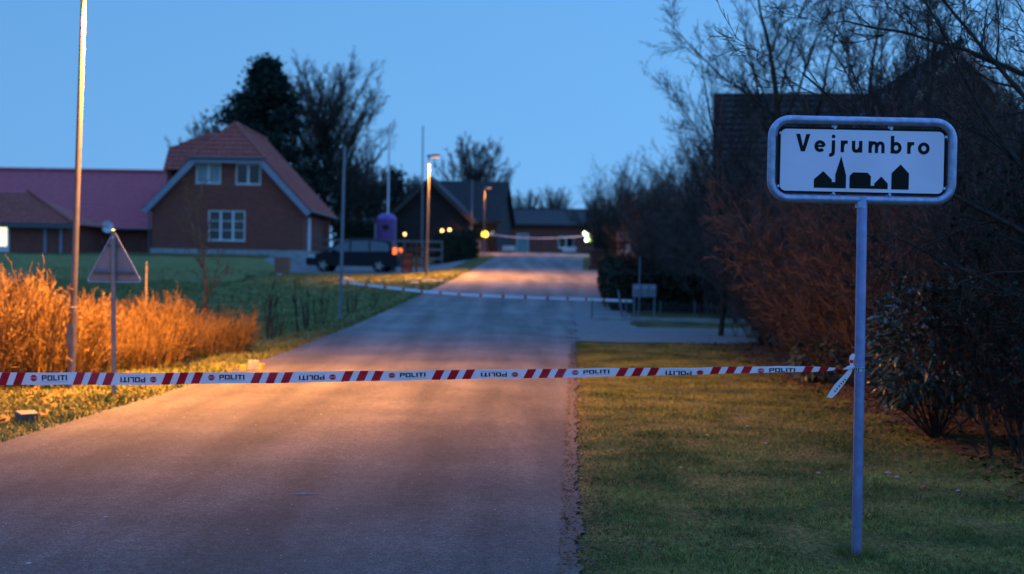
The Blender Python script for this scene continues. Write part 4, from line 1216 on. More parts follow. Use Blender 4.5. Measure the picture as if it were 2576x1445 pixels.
# right-hand house behind the bare trees
rx = at(2030, 640, 44)
gable_house('shaded_house', (rx.x + .65, 44, .75), 'dark tiled house wing with straight ridge behind the bare trees on the right', 6.6, 9.5, 3.0, zz(240, 2030, 48.7) - .75 - .2, M['darkwall'], mat('brown_tile', (.036, .022, .021), .85, var=.3, scale=5), 'x', rad(-8), tiles=True)
gx_ = at(2398, 640, 38)
gable_house('gabled_house', (gx_.x, 38, .55), 'brick house with tall pointed gable and pale barge boards behind the bare trees', 7.4, 12, 2.9, zz(128, 2398, 38) - .55, M['brick2'], M['darkroof'], 'y', rad(-3), barge=mat('barge_wood', (.50, .38, .28), .8, var=.2, scale=6),
            wins=[(-1.0, .2, 3.6, 4.7, 2, [M['pane']]), (.9, 2.3, .9, 2.1, 2, [M['pane']])])
wlp = at(2571, 594, 37.5)
wlamp = root('wall_lamp', (wlp.x, 37.7, wlp.z), 'small lit wall lamp on the gabled brick house', 'lamp')
b = MB(); b.lathe([(.05, -.12), (.09, -.06), (.09, .06), (.04, .1)], 12); b.build('globe', mat('wall_lamp_glow', (1, .9, .7), .3, emit=(1, .85, .55), estr=8), wlamp, smooth=True)
b = MB(); b.box(-.03, .03, .05, .45, .06, .11); b.build('arm', M['gutter'], wlamp)

# ------------------------------------------------------------------ right-hand roadside things
km = at(1620, 797, 38); zk = hgt(km.x, 38)
mb = root('mailbox_stand', (km.x, 38, zk), 'pale grey mailboxes on a tubular stand beside the road', 'mailbox')
w_ = .62; hb_ = at(1620, 716, 38).z - zk; h0 = at(1620, 748, 38).z - zk
for i in range(3):
    x = -w_ / 2 + i * w_ / 3
    bx_ = bpy.data.objects.new('mailbox', None); COL.objects.link(bx_); bx_.parent = mb; bx_.location = (x + w_ / 6, 0, h0)
    b = MB(); b.box(-w_ / 6 + .006, w_ / 6 - .006, -.14, .14, 0, hb_ - h0); b.build('box', M['mailbox'], bx_, bevel=.012)
    b = MB(); b.box(-w_ / 6 + .03, w_ / 6 - .03, -.150, -.1405, .22, .30); b.build('flap', M['galv'], bx_)
for sx in (-1, 1):
    for y in (-.08, .08):
        b = MB(); b.tube([(sx * .27, y, -.15), (sx * .27, y, h0 - .001)], .018, 8); b.build('leg', M['polegrey'], mb, smooth=True)
b = MB(); b.tube([(-.27, -.08, .2), (.27, -.08, .2)], .014, 8); b.build('cross_bar', M['polegrey'], mb)
pole('signpost', 1607, 800, 1610, 650, 39, .025, 'thin bare post just behind the grey mailboxes', M['polegrey'])
pole('signpost', 1566, 805, 1556, 735, 37.6, .035, 'short leaning post between the road and the grey mailboxes', M['polegrey'])
# kerb wall
kb = at(1500, 805, 37)
kr = root('kerb', (kb.x - .1, 37, hgt(4, 37)), 'low pale concrete kerb in front of the wire fence', 'kerb')
for i in range(9):
    b = MB(); b.box(i * .5 + .004, i * .5 + .496, -.06, .06, -.1, .09); b.build('kerb_stone', M['plinth'], kr, bevel=.01)
# low wire fence behind it
wf = root('wire_fence', (kb.x - .1, 37.35, hgt(4, 37.3)), 'low wire mesh fence behind the pale kerb', 'fence')
for i in range(6):
    b = MB(); b.tube([(i * .9, 0, -.1), (i * .9, 0, .52)], .018, 8); b.build('post', M['wire'], wf)
b = MB()
for z in np.arange(.06, .51, .09): b.box(0, 4.5, -.003, .003, z - .003, z + .003)
for x in np.arange(.05, 4.5, .09): b.box(x - .003, x + .003, -.0095, -.0035, .03, .5)
prop(b.build('mesh_panel', M['wire'], wf), kind='stuff')
# wheelie bin
bp2 = at(1500, 684, 69); zb2 = hgt(bp2.x, 69)
bn = root('wheelie_bin', (bp2.x, 69, zb2), 'dark wheelie bin standing at the right road edge', 'bin', rz=.15)
b = MB(); b.add([(-.24, -.26, .06), (.24, -.26, .06), (.24, .26, .06), (-.24, .26, .06), (-.31, -.34, .92), (.31, -.34, .92), (.31, .34, .92), (-.31, .34, .92)], [(0, 1, 2, 3), (4, 5, 6, 7), (0, 1, 5, 4), (1, 2, 6, 5), (2, 3, 7, 6), (3, 0, 4, 7)]); b.build('tub', M['bin'], bn, bevel=.02)
b = MB(); b.box(-.33, .33, -.37, .35, .925, .99); b.build('lid', M['bin'], bn, bevel=.02)
for sx in (-1, 1):
    b = MB(); b.lathe([(.09, -.03), (.10, -.02), (.10, .02), (.09, .03)], 16); b.v = [(z + sx * .27, y + .28, x + .10) for x, y, z in b.v]; b.build('wheel', M['rubber'], bn, smooth=True)
b = MB(); b.tube([(-.2, .40, .95), (.2, .40, .95)], .018, 8); b.build('handle', M['bin'], bn)
# notice board
nb_ = at(1575, 650, 60); znb = hgt(nb_.x, 60)
ntb = root('notice_board', (nb_.x, 60, znb), 'pale pinkish wooden board on two legs behind the brown hedge', 'notice board')
tb_ = at(1575, 587, 60).z - znb
for sx in (-1, 1):
    b = MB(); b.box(sx * .33 - .035, sx * .33 + .035, -.035, .035, -.1, tb_ - .02); b.build('leg', M['wood'], ntb)
for i in range(2):
    b = MB(); b.box(-.40, .40, -.07, -.037, tb_ - .34 + i * .165, tb_ - .34 + i * .165 + .155); b.build('board', M['woodpink'], ntb)
b = MB(); b.box(-.44, .44, -.12, .12, tb_ + .001, tb_ + .05); b.build('cap', M['woodpink'], ntb)

# ------------------------------------------------------------------ crest: amber lamp, cabinet, barriers, far lights
lp = at(1219, 632, 95); zl = zr(95) 
aml = root('warning_lamp', (lp.x, 95, hgt(lp.x, 95)), 'lit amber warning lamp on a dark stand at the crest of the road', 'lamp')
hl_ = at(1219, 590, 95).z - hgt(lp.x, 95)
b = MB(); b.add([(-.25, -.2, 0), (.25, -.2, 0), (.25, .2, 0), (-.25, .2, 0), (-.14, -.12, hl_ - .3), (.14, -.12, hl_ - .3), (.14, .12, hl_ - .3), (-.14, .12, hl_ - .3)], [(0, 1, 2, 3), (4, 5, 6, 7), (0, 1, 5, 4), (1, 2, 6, 5), (2, 3, 7, 6), (3, 0, 4, 7)]); b.build('stand', M['bin'], aml)
b = MB(); b.tube([(0, -.12, hl_), (0, -.05, hl_), (0, .05, hl_), (0, .12, hl_)], [.17, .21, .21, .17], 20); b.build('lens', M['amber'], aml, smooth=True)
b = MB(); b.box(-.14, .14, -.09, .09, hl_ - .298, hl_ - .17); b.build('battery_case', M['yellow'], aml)
b = MB(); q = [(.16, hl_ - .02), (.60, hl_ + .26), (.66, hl_ + .18), (.24, hl_ - .12)]; b.prism(q, -.03, .0); b.build('reflector_board', M['white'], aml)
cb = at(1196, 632, 94); 
cab = root('utility_cabinet', (cb.x, 94, hgt(cb.x, 94)), 'pale grey utility cabinet left of the amber warning lamp', 'cabinet')
b = MB(); b.box(-.36, .36, -.18, .18, -.05, .95); b.build('case', M['mailbox'], cab, bevel=.01)
b = MB(); b.box(-.40, .40, -.22, .22, .952, 1.02); b.build('lid', M['gutter'], cab, bevel=.01)
for i in range(2):
    b = MB(); b.box(-.34 + i * .345, -.01 + i * .345, -.195, -.1805, .05, .9); b.build('door', M['mailbox'], cab)
for (x0_, x1_, y0_, y1_, lab) in ((1252, 1296, 616, 630, 'low white barrier board at the crest near the amber warning lamp'), (1415, 1450, 613, 624, 'low white barrier board at the crest near the police officer')):
    Yb = 99; c = at((x0_ + x1_) / 2, y1_, Yb); zg = zr(Yb)
    br = root('barrier_board', (c.x, Yb, zg + .03), lab, 'barrier', 'barrier boards at the crest')
    wv = (x1_ - x0_) / 2 * Yb / FPX; zt_ = at(c.x, y0_, Yb).z - zg
    b = MB(); b.box(-wv, wv, -.03, .0, max(.1, zt_ - .42), max(.45, zt_)); b.build('board', M['white'], br)
    for sx in (-1, 1):
        b = MB(); b.box(sx * wv * .7 - .04, sx * wv * .7 + .04, .001, .05, 0, max(.45, zt_)); b.build('leg', M['gutter'], br)
        b = MB(); b.box(sx * wv * .7 - .06, sx * wv * .7 + .06, -.3, .3, 0, .06); b.build('foot', M['rubber'], br)
for i, (x, y, Y, lab) in enumerate([(1018, 590, 86, 'small warm garden lamp between purple container and lit street lamp'), (1112, 581, 90, 'small warm lamp on a post right of the lit street lamp'), (1131, 579, 90, 'fainter small warm lamp on a post by the dark house wall'), (918, 576, 90, 'faint small warm lamp on a post behind the dark parked car')]):
    p = at(x, y, Y); z = hgt(p.x, Y)
    o = root('garden_lamp', (p.x, Y, z), lab, 'lamp', 'small lit garden lamps')
    b = MB(); b.tube([(0, 0, -.1), (0, 0, p.z - z - .08)], .025, 8); b.build('stem', M['gutter'], o)
    b = MB(); b.lathe([(.05, -.08), (.09, -.05), (.10, .03), (.06, .09), (.01, .1)], 12, (0, 0, p.z - z)); b.build('globe', M['warmlamp'], o, smooth=True)

# ------------------------------------------------------------------ police officer (small, at the crest)
op = at(1482, 645, 92); oz = zr(92) + .02
off = root('person', (op.x, 92, oz), 'police officer in dark uniform and yellow reflective vest standing at the crest', 'person', rz=.35)
def skin(name, verts, edges, rads, m, parent, sub=1):
    me = bpy.data.meshes.new(name); me.from_pydata(verts, edges, []); me.materials.append(m)
    o = link(name, me, parent)
    md = o.modifiers.new('skin', 'SKIN'); md.use_smooth_shade = True
    for sv_, r_2 in zip(me.skin_vertices[0].data, rads): sv_.radius = (r_2, r_2)
    me.skin_vertices[0].data[0].use_root = True
    o.modifiers.new('sub', 'SUBSURF').levels = sub
    return o
vv = [(0, 0, .96), (0, 0, 1.15), (0, .01, 1.38), (0, 0, 1.50), (0, -.01, 1.60), (0, -.02, 1.72),
      (-.18, .0, 1.42), (-.25, .0, 1.16), (-.26, -.1, .94), (-.25, -.15, .86), (.18, .0, 1.42), (.26, -.02, 1.18), (.17, -.2, 1.10), (.10, -.26, 1.10),
      (-.10, 0, .90), (-.12, -.03, .50), (-.13, .02, .09), (-.13, -.12, .04), (.10, 0, .90), (.12, -.02, .50), (.13, .02, .09), (.14, -.12, .04)]
ee = [(0, 1), (1, 2), (2, 3), (3, 4), (4, 5), (2, 6), (6, 7), (7, 8), (8, 9), (2, 10), (10, 11), (11, 12), (12, 13), (0, 14), (14, 15), (15, 16), (16, 17), (0, 18), (18, 19), (19, 20), (20, 21)]
rr = [.15, .14, .16, .065, .10, .085, .075, .055, .045, .04, .075, .055, .045, .04, .095, .068, .05, .045, .095, .068, .05, .045]
skin('body', vv, ee, rr, M['cloth'], off, 2)
def loft(name, secs, m, parent, n=18):
    b = MB(); vs = []; fs = []
    for z, rx_, ry_, cy in secs: vs += [(rx_ * math.cos(2 * math.pi * k / n), cy + ry_ * math.sin(2 * math.pi * k / n), z) for k in range(n)]
    for i in range(len(secs) - 1):
        for k in range(n): fs.append((i * n + k, i * n + (k + 1) % n, (i + 1) * n + (k + 1) % n, (i + 1) * n + k))
    b.add(vs, fs); return b.build(name, m, parent, smooth=True)
vest = loft('vest', [(.86, .21, .17, 0), (1.0, .205, .165, 0), (1.15, .20, .16, 0), (1.35, .225, .165, 0), (1.46, .19, .13, 0), (1.50, .10, .09, 0)], M['hivis'], off)
loft('reflective_band', [(1.0, .213, .173, 0), (1.06, .212, .172, 0)], M['silver'], vest); loft('reflective_band', [(1.18, .212, .172, 0), (1.24, .219, .174, 0)], M['silver'], vest)
loft('face', [(1.565, .065, .08, -.02), (1.63, .082, .10, -.02), (1.70, .085, .105, -.015), (1.74, .08, .10, -.01)], M['skin'], off)
loft('cap', [(1.73, .10, .125, -.02), (1.77, .105, .12, 0), (1.81, .09, .10, 0), (1.825, .02, .02, 0)], M['cloth'], off)
for i, (x, y, z, s, lab) in enumerate([(1474, 588, 1.25, .17, 'bright torch held at chest height by the police officer'), (1476, 604, 1.0, .11, 'small bright torch hanging at the police officer\'s hip')]):
    p = at(x, y, 91.75)
    o = root('torch', (p.x, 91.72, p.z), lab, 'torch')
    b = MB(); b.tube([(0, .16, -.02), (0, .02, 0)], [s * .4, s * .55], 12); b.build('barrel', M['bin'], o)
    b = MB(); b.tube([(0, .019, 0), (0, -.02, 0), (0, -.05, 0)], [s * .6, s * 1.0, s * .8], 16); b.build('lens', M['torch'], o, smooth=True)
    if i == 0:
        ld = bpy.data.lights.new('torch_light', 'POINT'); ld.energy = 110; ld.color = (.95, 1, .75); ld.shadow_soft_size = .1
        lo = bpy.data.objects.new('torch_light', ld); COL.objects.link(lo); lo.parent = o; lo.location = (.1, -.5, .15)

# ------------------------------------------------------------------ vegetation
def rv(R): return Vector((R.gauss(0, 1), R.gauss(0, 1), R.gauss(0, 1)))
def grow(R, p, d, L, r, lev, P, out):
    """P: per-level list of dicts (n seg, kids, kid length factor, kid angle, up, wig)"""
    q = P[lev]; n = q['n']; step = L / n
    for i in range(n):
        d = (d + rv(R) * q['wig'] + Vector((0, 0, q['up']))).normalized()
        tp_ = .93 if lev == 0 else .75
        a = r * (1 - tp_ * i / n); c = r * (1 - tp_ * (i + 1) / n)
        e = p + d * step
        out.append((p, e, a, c, lev))
        if lev + 1 < len(P) and (i + 1) / n > q.get('from', .15):
            k = q['kids'] / n; k = int(k) + (R.random() < k - int(k))
            for _ in range(k):
                ax = d.cross(rv(R)).normalized()
                ang = rad(q['ang']) * R.uniform(.65, 1.3)
                kd_ = (Matrix.Rotation(ang, 3, ax) @ d)
                f = q['len'] * R.uniform(.6, 1.15) * (1 - .45 * (i / n))
                grow(R, p.lerp(e, R.random()), kd_, L * f, max(.0022, c * q.get('rf', .55)), lev + 1, P, out)
        p = e
def segmesh(name, segs, m, sides=3, rmin=.0):
    if not segs: segs = [(Vector((0, 0, 0)), Vector((0, 0, .01)), .001, .001, 0)]
    A = np.array([s[0] for s in segs], np.float32); B = np.array([s[1] for s in segs], np.float32)
    ra = np.maximum(rmin, np.array([s[2] for s in segs], np.float32)); rb = np.maximum(rmin, np.array([s[3] for s in segs], np.float32))
    D = B - A; D /= np.linalg.norm(D, axis=1, keepdims=True) + 1e-9
    ref = np.where(np.abs(D[:, 2:3]) < .9, np.array([[0, 0, 1.0]]), np.array([[1.0, 0, 0]]))
    U = np.cross(D, ref); U /= np.linalg.norm(U, axis=1, keepdims=True) + 1e-9; Wv = np.cross(D, U)
    V = []
    for P_, r_ in ((A - D * ra[:, None] * .5, ra), (B, rb)):
        for k in range(sides):
            a = 2 * math.pi * k / sides
            V.append(P_ + (U * math.cos(a) + Wv * math.sin(a)) * r_[:, None])
    V = np.stack(V, 1)
    n = len(segs); base_ = np.arange(n)[:, None] * (2 * sides)
    F = np.concatenate([base_ + np.array([[k, (k + 1) % sides, sides + (k + 1) % sides, sides + k]]) for k in range(sides)], 0)
    return fast(name, V.reshape(-1, 3), F, m, True)
def leafmesh(name, pts, size, m, R, aspect=.45, droop=.3):
    V = np.zeros((len(pts), 4, 3), np.float32)
    for i, p in enumerate(pts):
        d = (rv(R) + Vector((0, 0, -droop))).normalized(); s = size * R.uniform(.6, 1.3)
        u = d.cross(rv(R)).normalized() * s * aspect
        V[i] = (p, p + d * s * .5 + u, p + d * s, p + d * s * .5 - u)
    F = np.arange(len(pts) * 4).reshape(-1, 4)
    return fast(name, V.reshape(-1, 3), F, m)

TREE = [dict(n=10, kids=22, len=.62, ang=40, up=.04, wig=.06, rf=.55, **{'from': .2}), dict(n=8, kids=10, len=.46, ang=32, up=.08, wig=.07, rf=.55),
        dict(n=5, kids=7, len=.50, ang=36, up=.07, wig=.09, rf=.6), dict(n=4, kids=4, len=.55, ang=38, up=.04, wig=.11, rf=.7), dict(n=2, kids=0, len=0, ang=0, up=.03, wig=.12)]
def tree_meshes(seed, h, r, P, m, rmin=.004, lean=(0, 0)):
    R = random.Random(seed); out = []
    grow(R, Vector((0, 0, -.15)), Vector((lean[0], lean[1], 1)).normalized(), h, r, 0, P, out)
    big = [s for s in out if s[4] == 0]; small = [s for s in out if s[4] > 0]
    zmax = max(s[1].z for s in out)
    return segmesh('trunk', big, m, 8), segmesh('crown', small, m, 3, rmin), zmax, len(out)
def place_tree(name, x, y, ms, label, group, hgoal, rz=0, cat='tree', sx=1.0, z=None):
    tm, cm, zm, _ = ms
    o = root(name, (x, y, (hgt(x, y) if z is None else z) - .02), label, cat, group, rz)
    s = hgoal / zm; o.scale = (s * sx, s * sx, s)
    link('trunk', tm, o); link('crown', cm, o)
    return o
treeA = tree_meshes(11, 7.5, .13, TREE, M['bark'], .004)
treeB = tree_meshes(23, 7.5, .12, TREE, M['bark'], .004)
treeC = tree_meshes(37, 7.0, .11, TREE, M['bark2'], .0045)
ORD = ['first', 'second', 'third', 'fourth', 'fifth', 'sixth', 'seventh', 'eighth', 'ninth', 'tenth', 'eleventh', 'twelfth', 'thirteenth', 'fourteenth', 'fifteenth', 'sixteenth']
def relabel(objs, text, key):
    for k, o in enumerate(sorted(objs, key=key)): o['label'] = text % ORD[k]
def pt(px_, Y): return at(px_, 700, Y).x
GR = 'bare trees on the right of the road'
place_tree('bare_tree', pt(1985, 28), 28, treeA, 'bare tree with upright trunk before the dark tiled house wing', GR, 10.0, .4, sx=1.15)
place_tree('bare_tree', pt(2140, 31), 31, treeB, 'bare tree between the dark house wing and the pointed gable', GR, 10.2, 1.9, sx=1.1)
place_tree('bare_tree', pt(1850, 37), 37, treeC, 'bare tree spreading past the left end of the dark house wing', GR, 9.4, 3.0, sx=.95)
place_tree('bare_tree', pt(1815, 32), 32, treeB, 'slighter bare tree at the corner of the gravel driveway and thicket', GR, 6.6, 5.6, sx=.85)
place_tree('bare_tree', pt(2390, 20), 20, treeB, 'dark trunked bare tree in front of the pointed brick gable', GR, 7.9, 4.2)
place_tree('bare_tree', pt(2270, 25), 25, treeC, 'slim bare tree left of the pointed brick gable', GR, 8.2, 5.0)
place_tree('bare_tree', pt(1760, 46), 46, treeA, 'bare tree behind the dark shrubs beside the clipped hedge', GR, 6.4, 2.4)
place_tree('bare_tree', pt(2530, 27), 27, treeA, 'bare tree beside the right slope of the pointed gable', GR, 9.0, 3.4)
# near tree, trunk just outside the picture on the right, limbs reaching in
R = random.Random(5); out = []
NEAR = [dict(n=6, kids=0, len=.6, ang=45, up=.02, wig=.04), dict(n=9, kids=11, len=.48, ang=38, up=.03, wig=.09, rf=.5), dict(n=6, kids=7, len=.48, ang=38, up=.06, wig=.13, rf=.6), dict(n=4, kids=4, len=.5, ang=40, up=.05, wig=.18, rf=.7), dict(n=3, kids=0, len=0, ang=0, up=.02, wig=.2)]
nx_, ny_ = 5.05, 11.6
tr_ = [(Vector((0, 0, -.2)), Vector((.03, 0, 1.2)), .12, .11, 0), (Vector((.03, 0, 1.2)), Vector((-.02, .05, 2.4)), .11, .09, 0), (Vector((-.02, .05, 2.4)), Vector((.05, 0, 4.8)), .09, .05, 0)]
for z, dx, dy, dz, L in [(1.5, -1, .1, .85, 3.3), (1.9, -1, -.1, .65, 3.0), (2.2, -.8, .4, .9, 3.2), (2.5, -1, -.3, .75, 2.9), (2.9, -.6, -.4, 1.0, 2.6), (3.1, -1, .3, .35, 2.6), (3.4, .6, .3, .9, 2.4), (2.1, .8, -.2, .9, 2.6), (1.1, -.75, .5, .55, 2.2)]:
    grow(R, Vector((0, 0, z)), Vector((dx, dy, dz)).normalized(), L, .030, 1, NEAR, out)
o = root('bare_tree', (nx_, ny_, hgt(nx_, ny_) - .02), 'bare tree reaching long dark limbs in above the town sign', 'tree', GR)
link('trunk', segmesh('trunk', tr_, M['bark'], 8), o); link('crown', segmesh('crown', out, M['bark'], 4, .0028), o)

# brown thicket of bare shrubs on the right
SH = [dict(n=7, kids=12, len=.42, ang=30, up=.02, wig=.07, rf=.6), dict(n=5, kids=7, len=.48, ang=34, up=.03, wig=.09, rf=.7), dict(n=3, kids=3, len=.58, ang=36, up=.02, wig=.12, rf=.8), dict(n=2, kids=0, len=0, ang=0, up=.02, wig=.14)]
def shrub_mesh(seed, stems, h, spread, m, P=SH, r=.014, rmin=.0038, tiltmax=38, leaves=0, leafsize=.05, lm=None):
    R = random.Random(seed); out = []
    for i in range(stems):
        a = R.random() * 6.283; rr_ = spread * math.sqrt(R.random()) * .5
        t = rad(tiltmax) * R.random() ** .8
        d = Vector((math.cos(a) * math.sin(t), math.sin(a) * math.sin(t), math.cos(t)))
        grow(R, Vector((math.cos(a) * rr_, math.sin(a) * rr_, -.06)), d, h * R.uniform(.6, 1.1), r * R.uniform(.7, 1.2), 0, P, out)
    me = segmesh('stems', out, m, 3, rmin)
    lf = None
    if leaves:
        pts = [R.choice(out) for _ in range(leaves)]
        lf = leafmesh('leaves', [s[0].lerp(s[1], R.random()) for s in pts], leafsize, lm or m, R)
    return me, lf
def put_shrub(name, x, y, mm, label, group, s, rz, sz=1.0, cat='shrub', z=None):
    o = root(name, (x, y, (hgt(x, y) if z is None else z)), label, cat, group, rz); o.scale = (s, s, s * sz)
    link('stems', mm[0], o)
    if mm[1]: prop(link('leaves', mm[1], o), kind='stuff')
    return o
br = [shrub_mesh(51 + i, 34, 2.9, 1.3, (M['twigred'], M['twigbrown'], M['twigred'])[i], leaves=160, leafsize=.035, lm=M['litter']) for i in range(3)]
R = random.Random(77); i = 0
GS = 'bare brown shrubs along the right verge'
y = 14.2; front = []; back = []
while y < 32.5:
    x = 5.45 + R.uniform(-.15, .25) + .012 * y
    front += [0]; front[-1] = put_shrub('bare_shrub', x, y, br[i % 3], 'bare red-brown shrub in the front of the thicket behind the town sign', GS, R.uniform(.95, 1.2), R.random() * 6.28)
    i += 1; y += 1.75
y = 13.5
while y < 36:
    x = 7.4 + R.uniform(-.4, .5) + .02 * y
    back += [0]; back[-1] = put_shrub('bare_shrub', x, y, br[i % 3], 'tall bare brown shrub at the back of the thicket before the right-hand house', GS + ', back row', R.uniform(1.15, 1.4), R.random() * 6.28)
    i += 1; y += 2.0
relabel(front, 'bare red-brown shrub in the front row of the thicket, %s from the gravel driveway', lambda o: -o.location.y)
relabel(back, 'tall bare brown shrub in the back row of the thicket, %s from the gravel driveway', lambda o: -o.location.y)
dk = [shrub_mesh(91 + i, 26, 2.6, 1.4, M['bark'], leaves=5200, leafsize=.052, lm=M['ivy']) for i in range(2)]
GD = 'dark leafy shrubs'
for k, (px_, Y, s) in enumerate([(2640, 13.0, .95), (2560, 17.0, 1.0), (2480, 19, 1.05)]):
    put_shrub('dark_shrub', pt(px_, Y), Y, dk[k % 2], ['dark evergreen shrub at the right edge under the overhanging limbs', 'dark evergreen shrub just behind the glossy leaved bush', 'dark evergreen shrub under the dark trunked bare tree'][k], GD, s, k * 1.7)
for k, (px_, Y, s, sz) in enumerate([(1560, 74, 1.15, .9), (1620, 68, 1.2, 1.0), (1690, 58, 1.2, 1.0), (1750, 52, 1.2, 1.05), (1800, 45, 1.2, 1.05), (1655, 50, .7, .9), (1530, 88, 1.4, .9)]):
    front = [] if k == 0 else front
    front += [0]; front[-1] = put_shrub('dark_shrub', pt(px_, Y), Y, dk[k % 2], 'dark evergreen shrub in the row beyond the mailboxes', 'dark shrubs in a row right of the road', s, k * 2.1, sz)
relabel(front, 'dark evergreen shrub beyond the mailboxes, %s from the police officer', lambda o: -o.location.y)
for k, (px_, Y, s) in enumerate([(1700, 50, 1.1), (1770, 42, 1.15), (1640, 60, 1.1), (1580, 80, 1.3), (1820, 39, 1.2)]):
    back = [] if k == 0 else back
    back += [0]; back[-1] = put_shrub('bare_shrub', pt(px_, Y), Y, br[k % 3], 'bare brown shrub among the dark evergreens beyond the mailboxes', 'bare shrubs among the dark evergreens', s, k * 1.3)
relabel(back, 'bare brown shrub among the dark evergreens, %s from the clipped hedge by the mailboxes', lambda o: o.location.y)

# glossy leaved bush (each front leaf a part)
def glossy_bush(x, y, w, h, n_all, n_part, label, seed, size=.12):
    R = random.Random(seed); o = root('glossy_bush', (x, y, hgt(x, y)), label, 'shrub', 'glossy leaved bushes')
    out = []
    for i in range(26):
        a = R.random() * 6.28; t = R.uniform(.05, .75)
        grow(R, Vector((0, 0, -.05)), Vector((math.cos(a) * math.sin(t), math.sin(a) * math.sin(t), math.cos(t))), h * R.uniform(.6, .95), .012, 0, [dict(n=5, kids=4, len=.4, ang=40, up=.0, wig=.12), dict(n=3, kids=0, len=0, ang=0, up=.05, wig=.15)], out)
    link('branches', segmesh('branches', out, M['bark'], 4, .003), o)
    lm = []
    for k in range(3):
        b = MB(); L = size; wd_ = size * .17; c = .02 * (k - 1)
        b.add([(0, 0, 0), (L * .35, wd_, -.012), (L * .7, wd_ * .8, -.02 + c), (L, 0, -.035 + c), (L * .7, -wd_ * .8, -.02 + c), (L * .35, -wd_, -.012), (L * .5, 0, -.004)],
              [(0, 6, 1), (1, 6, 2), (2, 6, 3), (3, 6, 4), (4, 6, 5), (5, 6, 0)]); lm.append(b.mesh('leaf', M['rhodo'], True))
    Vs = []; Fs = []; cnt = 0
    base_pts = [np.array([v.co[:] for v in m_.vertices]) for m_ in lm]; base_f = [np.array([p.vertices[:] for p in lm[0].polygons])]
    ls = []
    for i in range(n_all):
        # rosettes on the crown surface, uneven
        th = R.random() * 6.283; u = R.random() ** .7; ph = math.acos(1 - u * 1.75)
        lump = .80 + .28 * mnoise.noise(Vector((math.cos(th) * 2, math.sin(th) * 2, ph * 2 + seed)))
        rad_ = lump * (1 - .22 * R.random() ** 2)
        p = Vector((math.cos(th) * math.sin(ph) * w / 2 * rad_, math.sin(th) * math.sin(ph) * w / 2 * rad_, h * .5 + math.cos(ph) * h * .5 * rad_))
        outd = Vector((p.x, p.y, (p.z - h * .4) * .8)).normalized()
        d = (outd + rv(R) * .45 + Vector((0, 0, -.15))).normalized()
        s = R.uniform(.7, 1.25)
        X = d; Z = (Vector((0, 0, 1)) + rv(R) * .35); Yv = Z.cross(X).normalized(); Z = X.cross(Yv).normalized()
        ls.append((p, Matrix((X, Yv, Z)).transposed(), s))
    ls.sort(key=lambda q: q[0].y)
    for i, (p, Mx_, s) in enumerate(ls):
        if i < n_part:
            c = bpy.data.objects.new('leaf', lm[i % 3]); COL.objects.link(c); c.parent = o
            c.matrix_local = Matrix.Translation(p) @ Mx_.to_4x4() @ Matrix.Scale(s, 4)
        else:
            A = np.array(Mx_) * s; Vs.append(base_pts[i % 3] @ A.T + np.array(p)); Fs.append(base_f[0] + 7 * cnt); cnt += 1
    prop(link('inner_leaves', fast('inner_leaves', np.concatenate(Vs), np.concatenate(Fs), M['rhodo'], True), o), kind='stuff')
    return o
glossy_bush(4.35, 14.5, 1.55, 1.85, 1900, 280, 'dark glossy leaved bush glinting orange beside the town sign pole', 3, .13)
glossy_bush(4.55, 21.2, .9, .75, 420, 90, 'small pale leaved bush at the foot of the brown thicket', 9, .12)
glossy_bush(5.2, 29.3, .8, 1.0, 420, 60, 'leafy bush at the corner of thicket and gravel driveway', 12, .12)

# golden shrubs on the left
GP = [dict(n=5, kids=11, len=.38, ang=28, up=.05, wig=.08, rf=.6, **{'from': .3}), dict(n=3, kids=3, len=.5, ang=34, up=.06, wig=.14, rf=.8), dict(n=2, kids=0, len=0, ang=0, up=.05, wig=.2)]
gs = [shrub_mesh(130 + i, 84, 1.0, .8, M['gold'], GP, .0075, .0032, 30, 1100, .024, M['goldleaf']) for i in range(4)]
R = random.Random(21); i = 0
GG = 'dry golden shrubs along the left verge'
line = [(-9.2, 16.6), (-6.6, 18.2), (-5.6, 21.6), (-4.75, 25.8)]
spots = []
for row in range(3):
    k = 0
    while k < 15:
        t = k / 14; a = np.interp(t * 3, [0, 1, 2, 3], [p[0] for p in line]); c = np.interp(t * 3, [0, 1, 2, 3], [p[1] for p in line])
        spots.append((a - .75 * row + R.uniform(-.18, .18) - .15, c + .55 * row + R.uniform(-.2, .2), t, row)); k += 1
for x, y, t, row in spots:
    hs_ = float(np.interp(y, [15, 18, 20.5, 23, 26], [1.15, 1.12, .92, .74, .58])) * R.uniform(.82, 1.18) * (1 + .08 * row)
    if math.hypot(x - at(178, 978, 18.5).x, y - 18.5) < .2: y += .4
    o = put_shrub('golden_shrub', x, y, gs[i % 4], ('dry golden twiggy shrub in the front of the left verge planting', 'dry golden twiggy shrub in the middle of the left verge planting', 'dry golden twiggy shrub at the back of the left verge planting towards the lawn')[row], GG + (' front', ' middle', ' back')[row], hs_ * 1.02, R.random() * 6.28, 1.12)
    o['label'] = 'dry golden shrub in the %s row of its planting, %s from the yellow blocks' % (('front', 'middle', 'back')[row], ORD[14 - round(t * 14)])
    i += 1

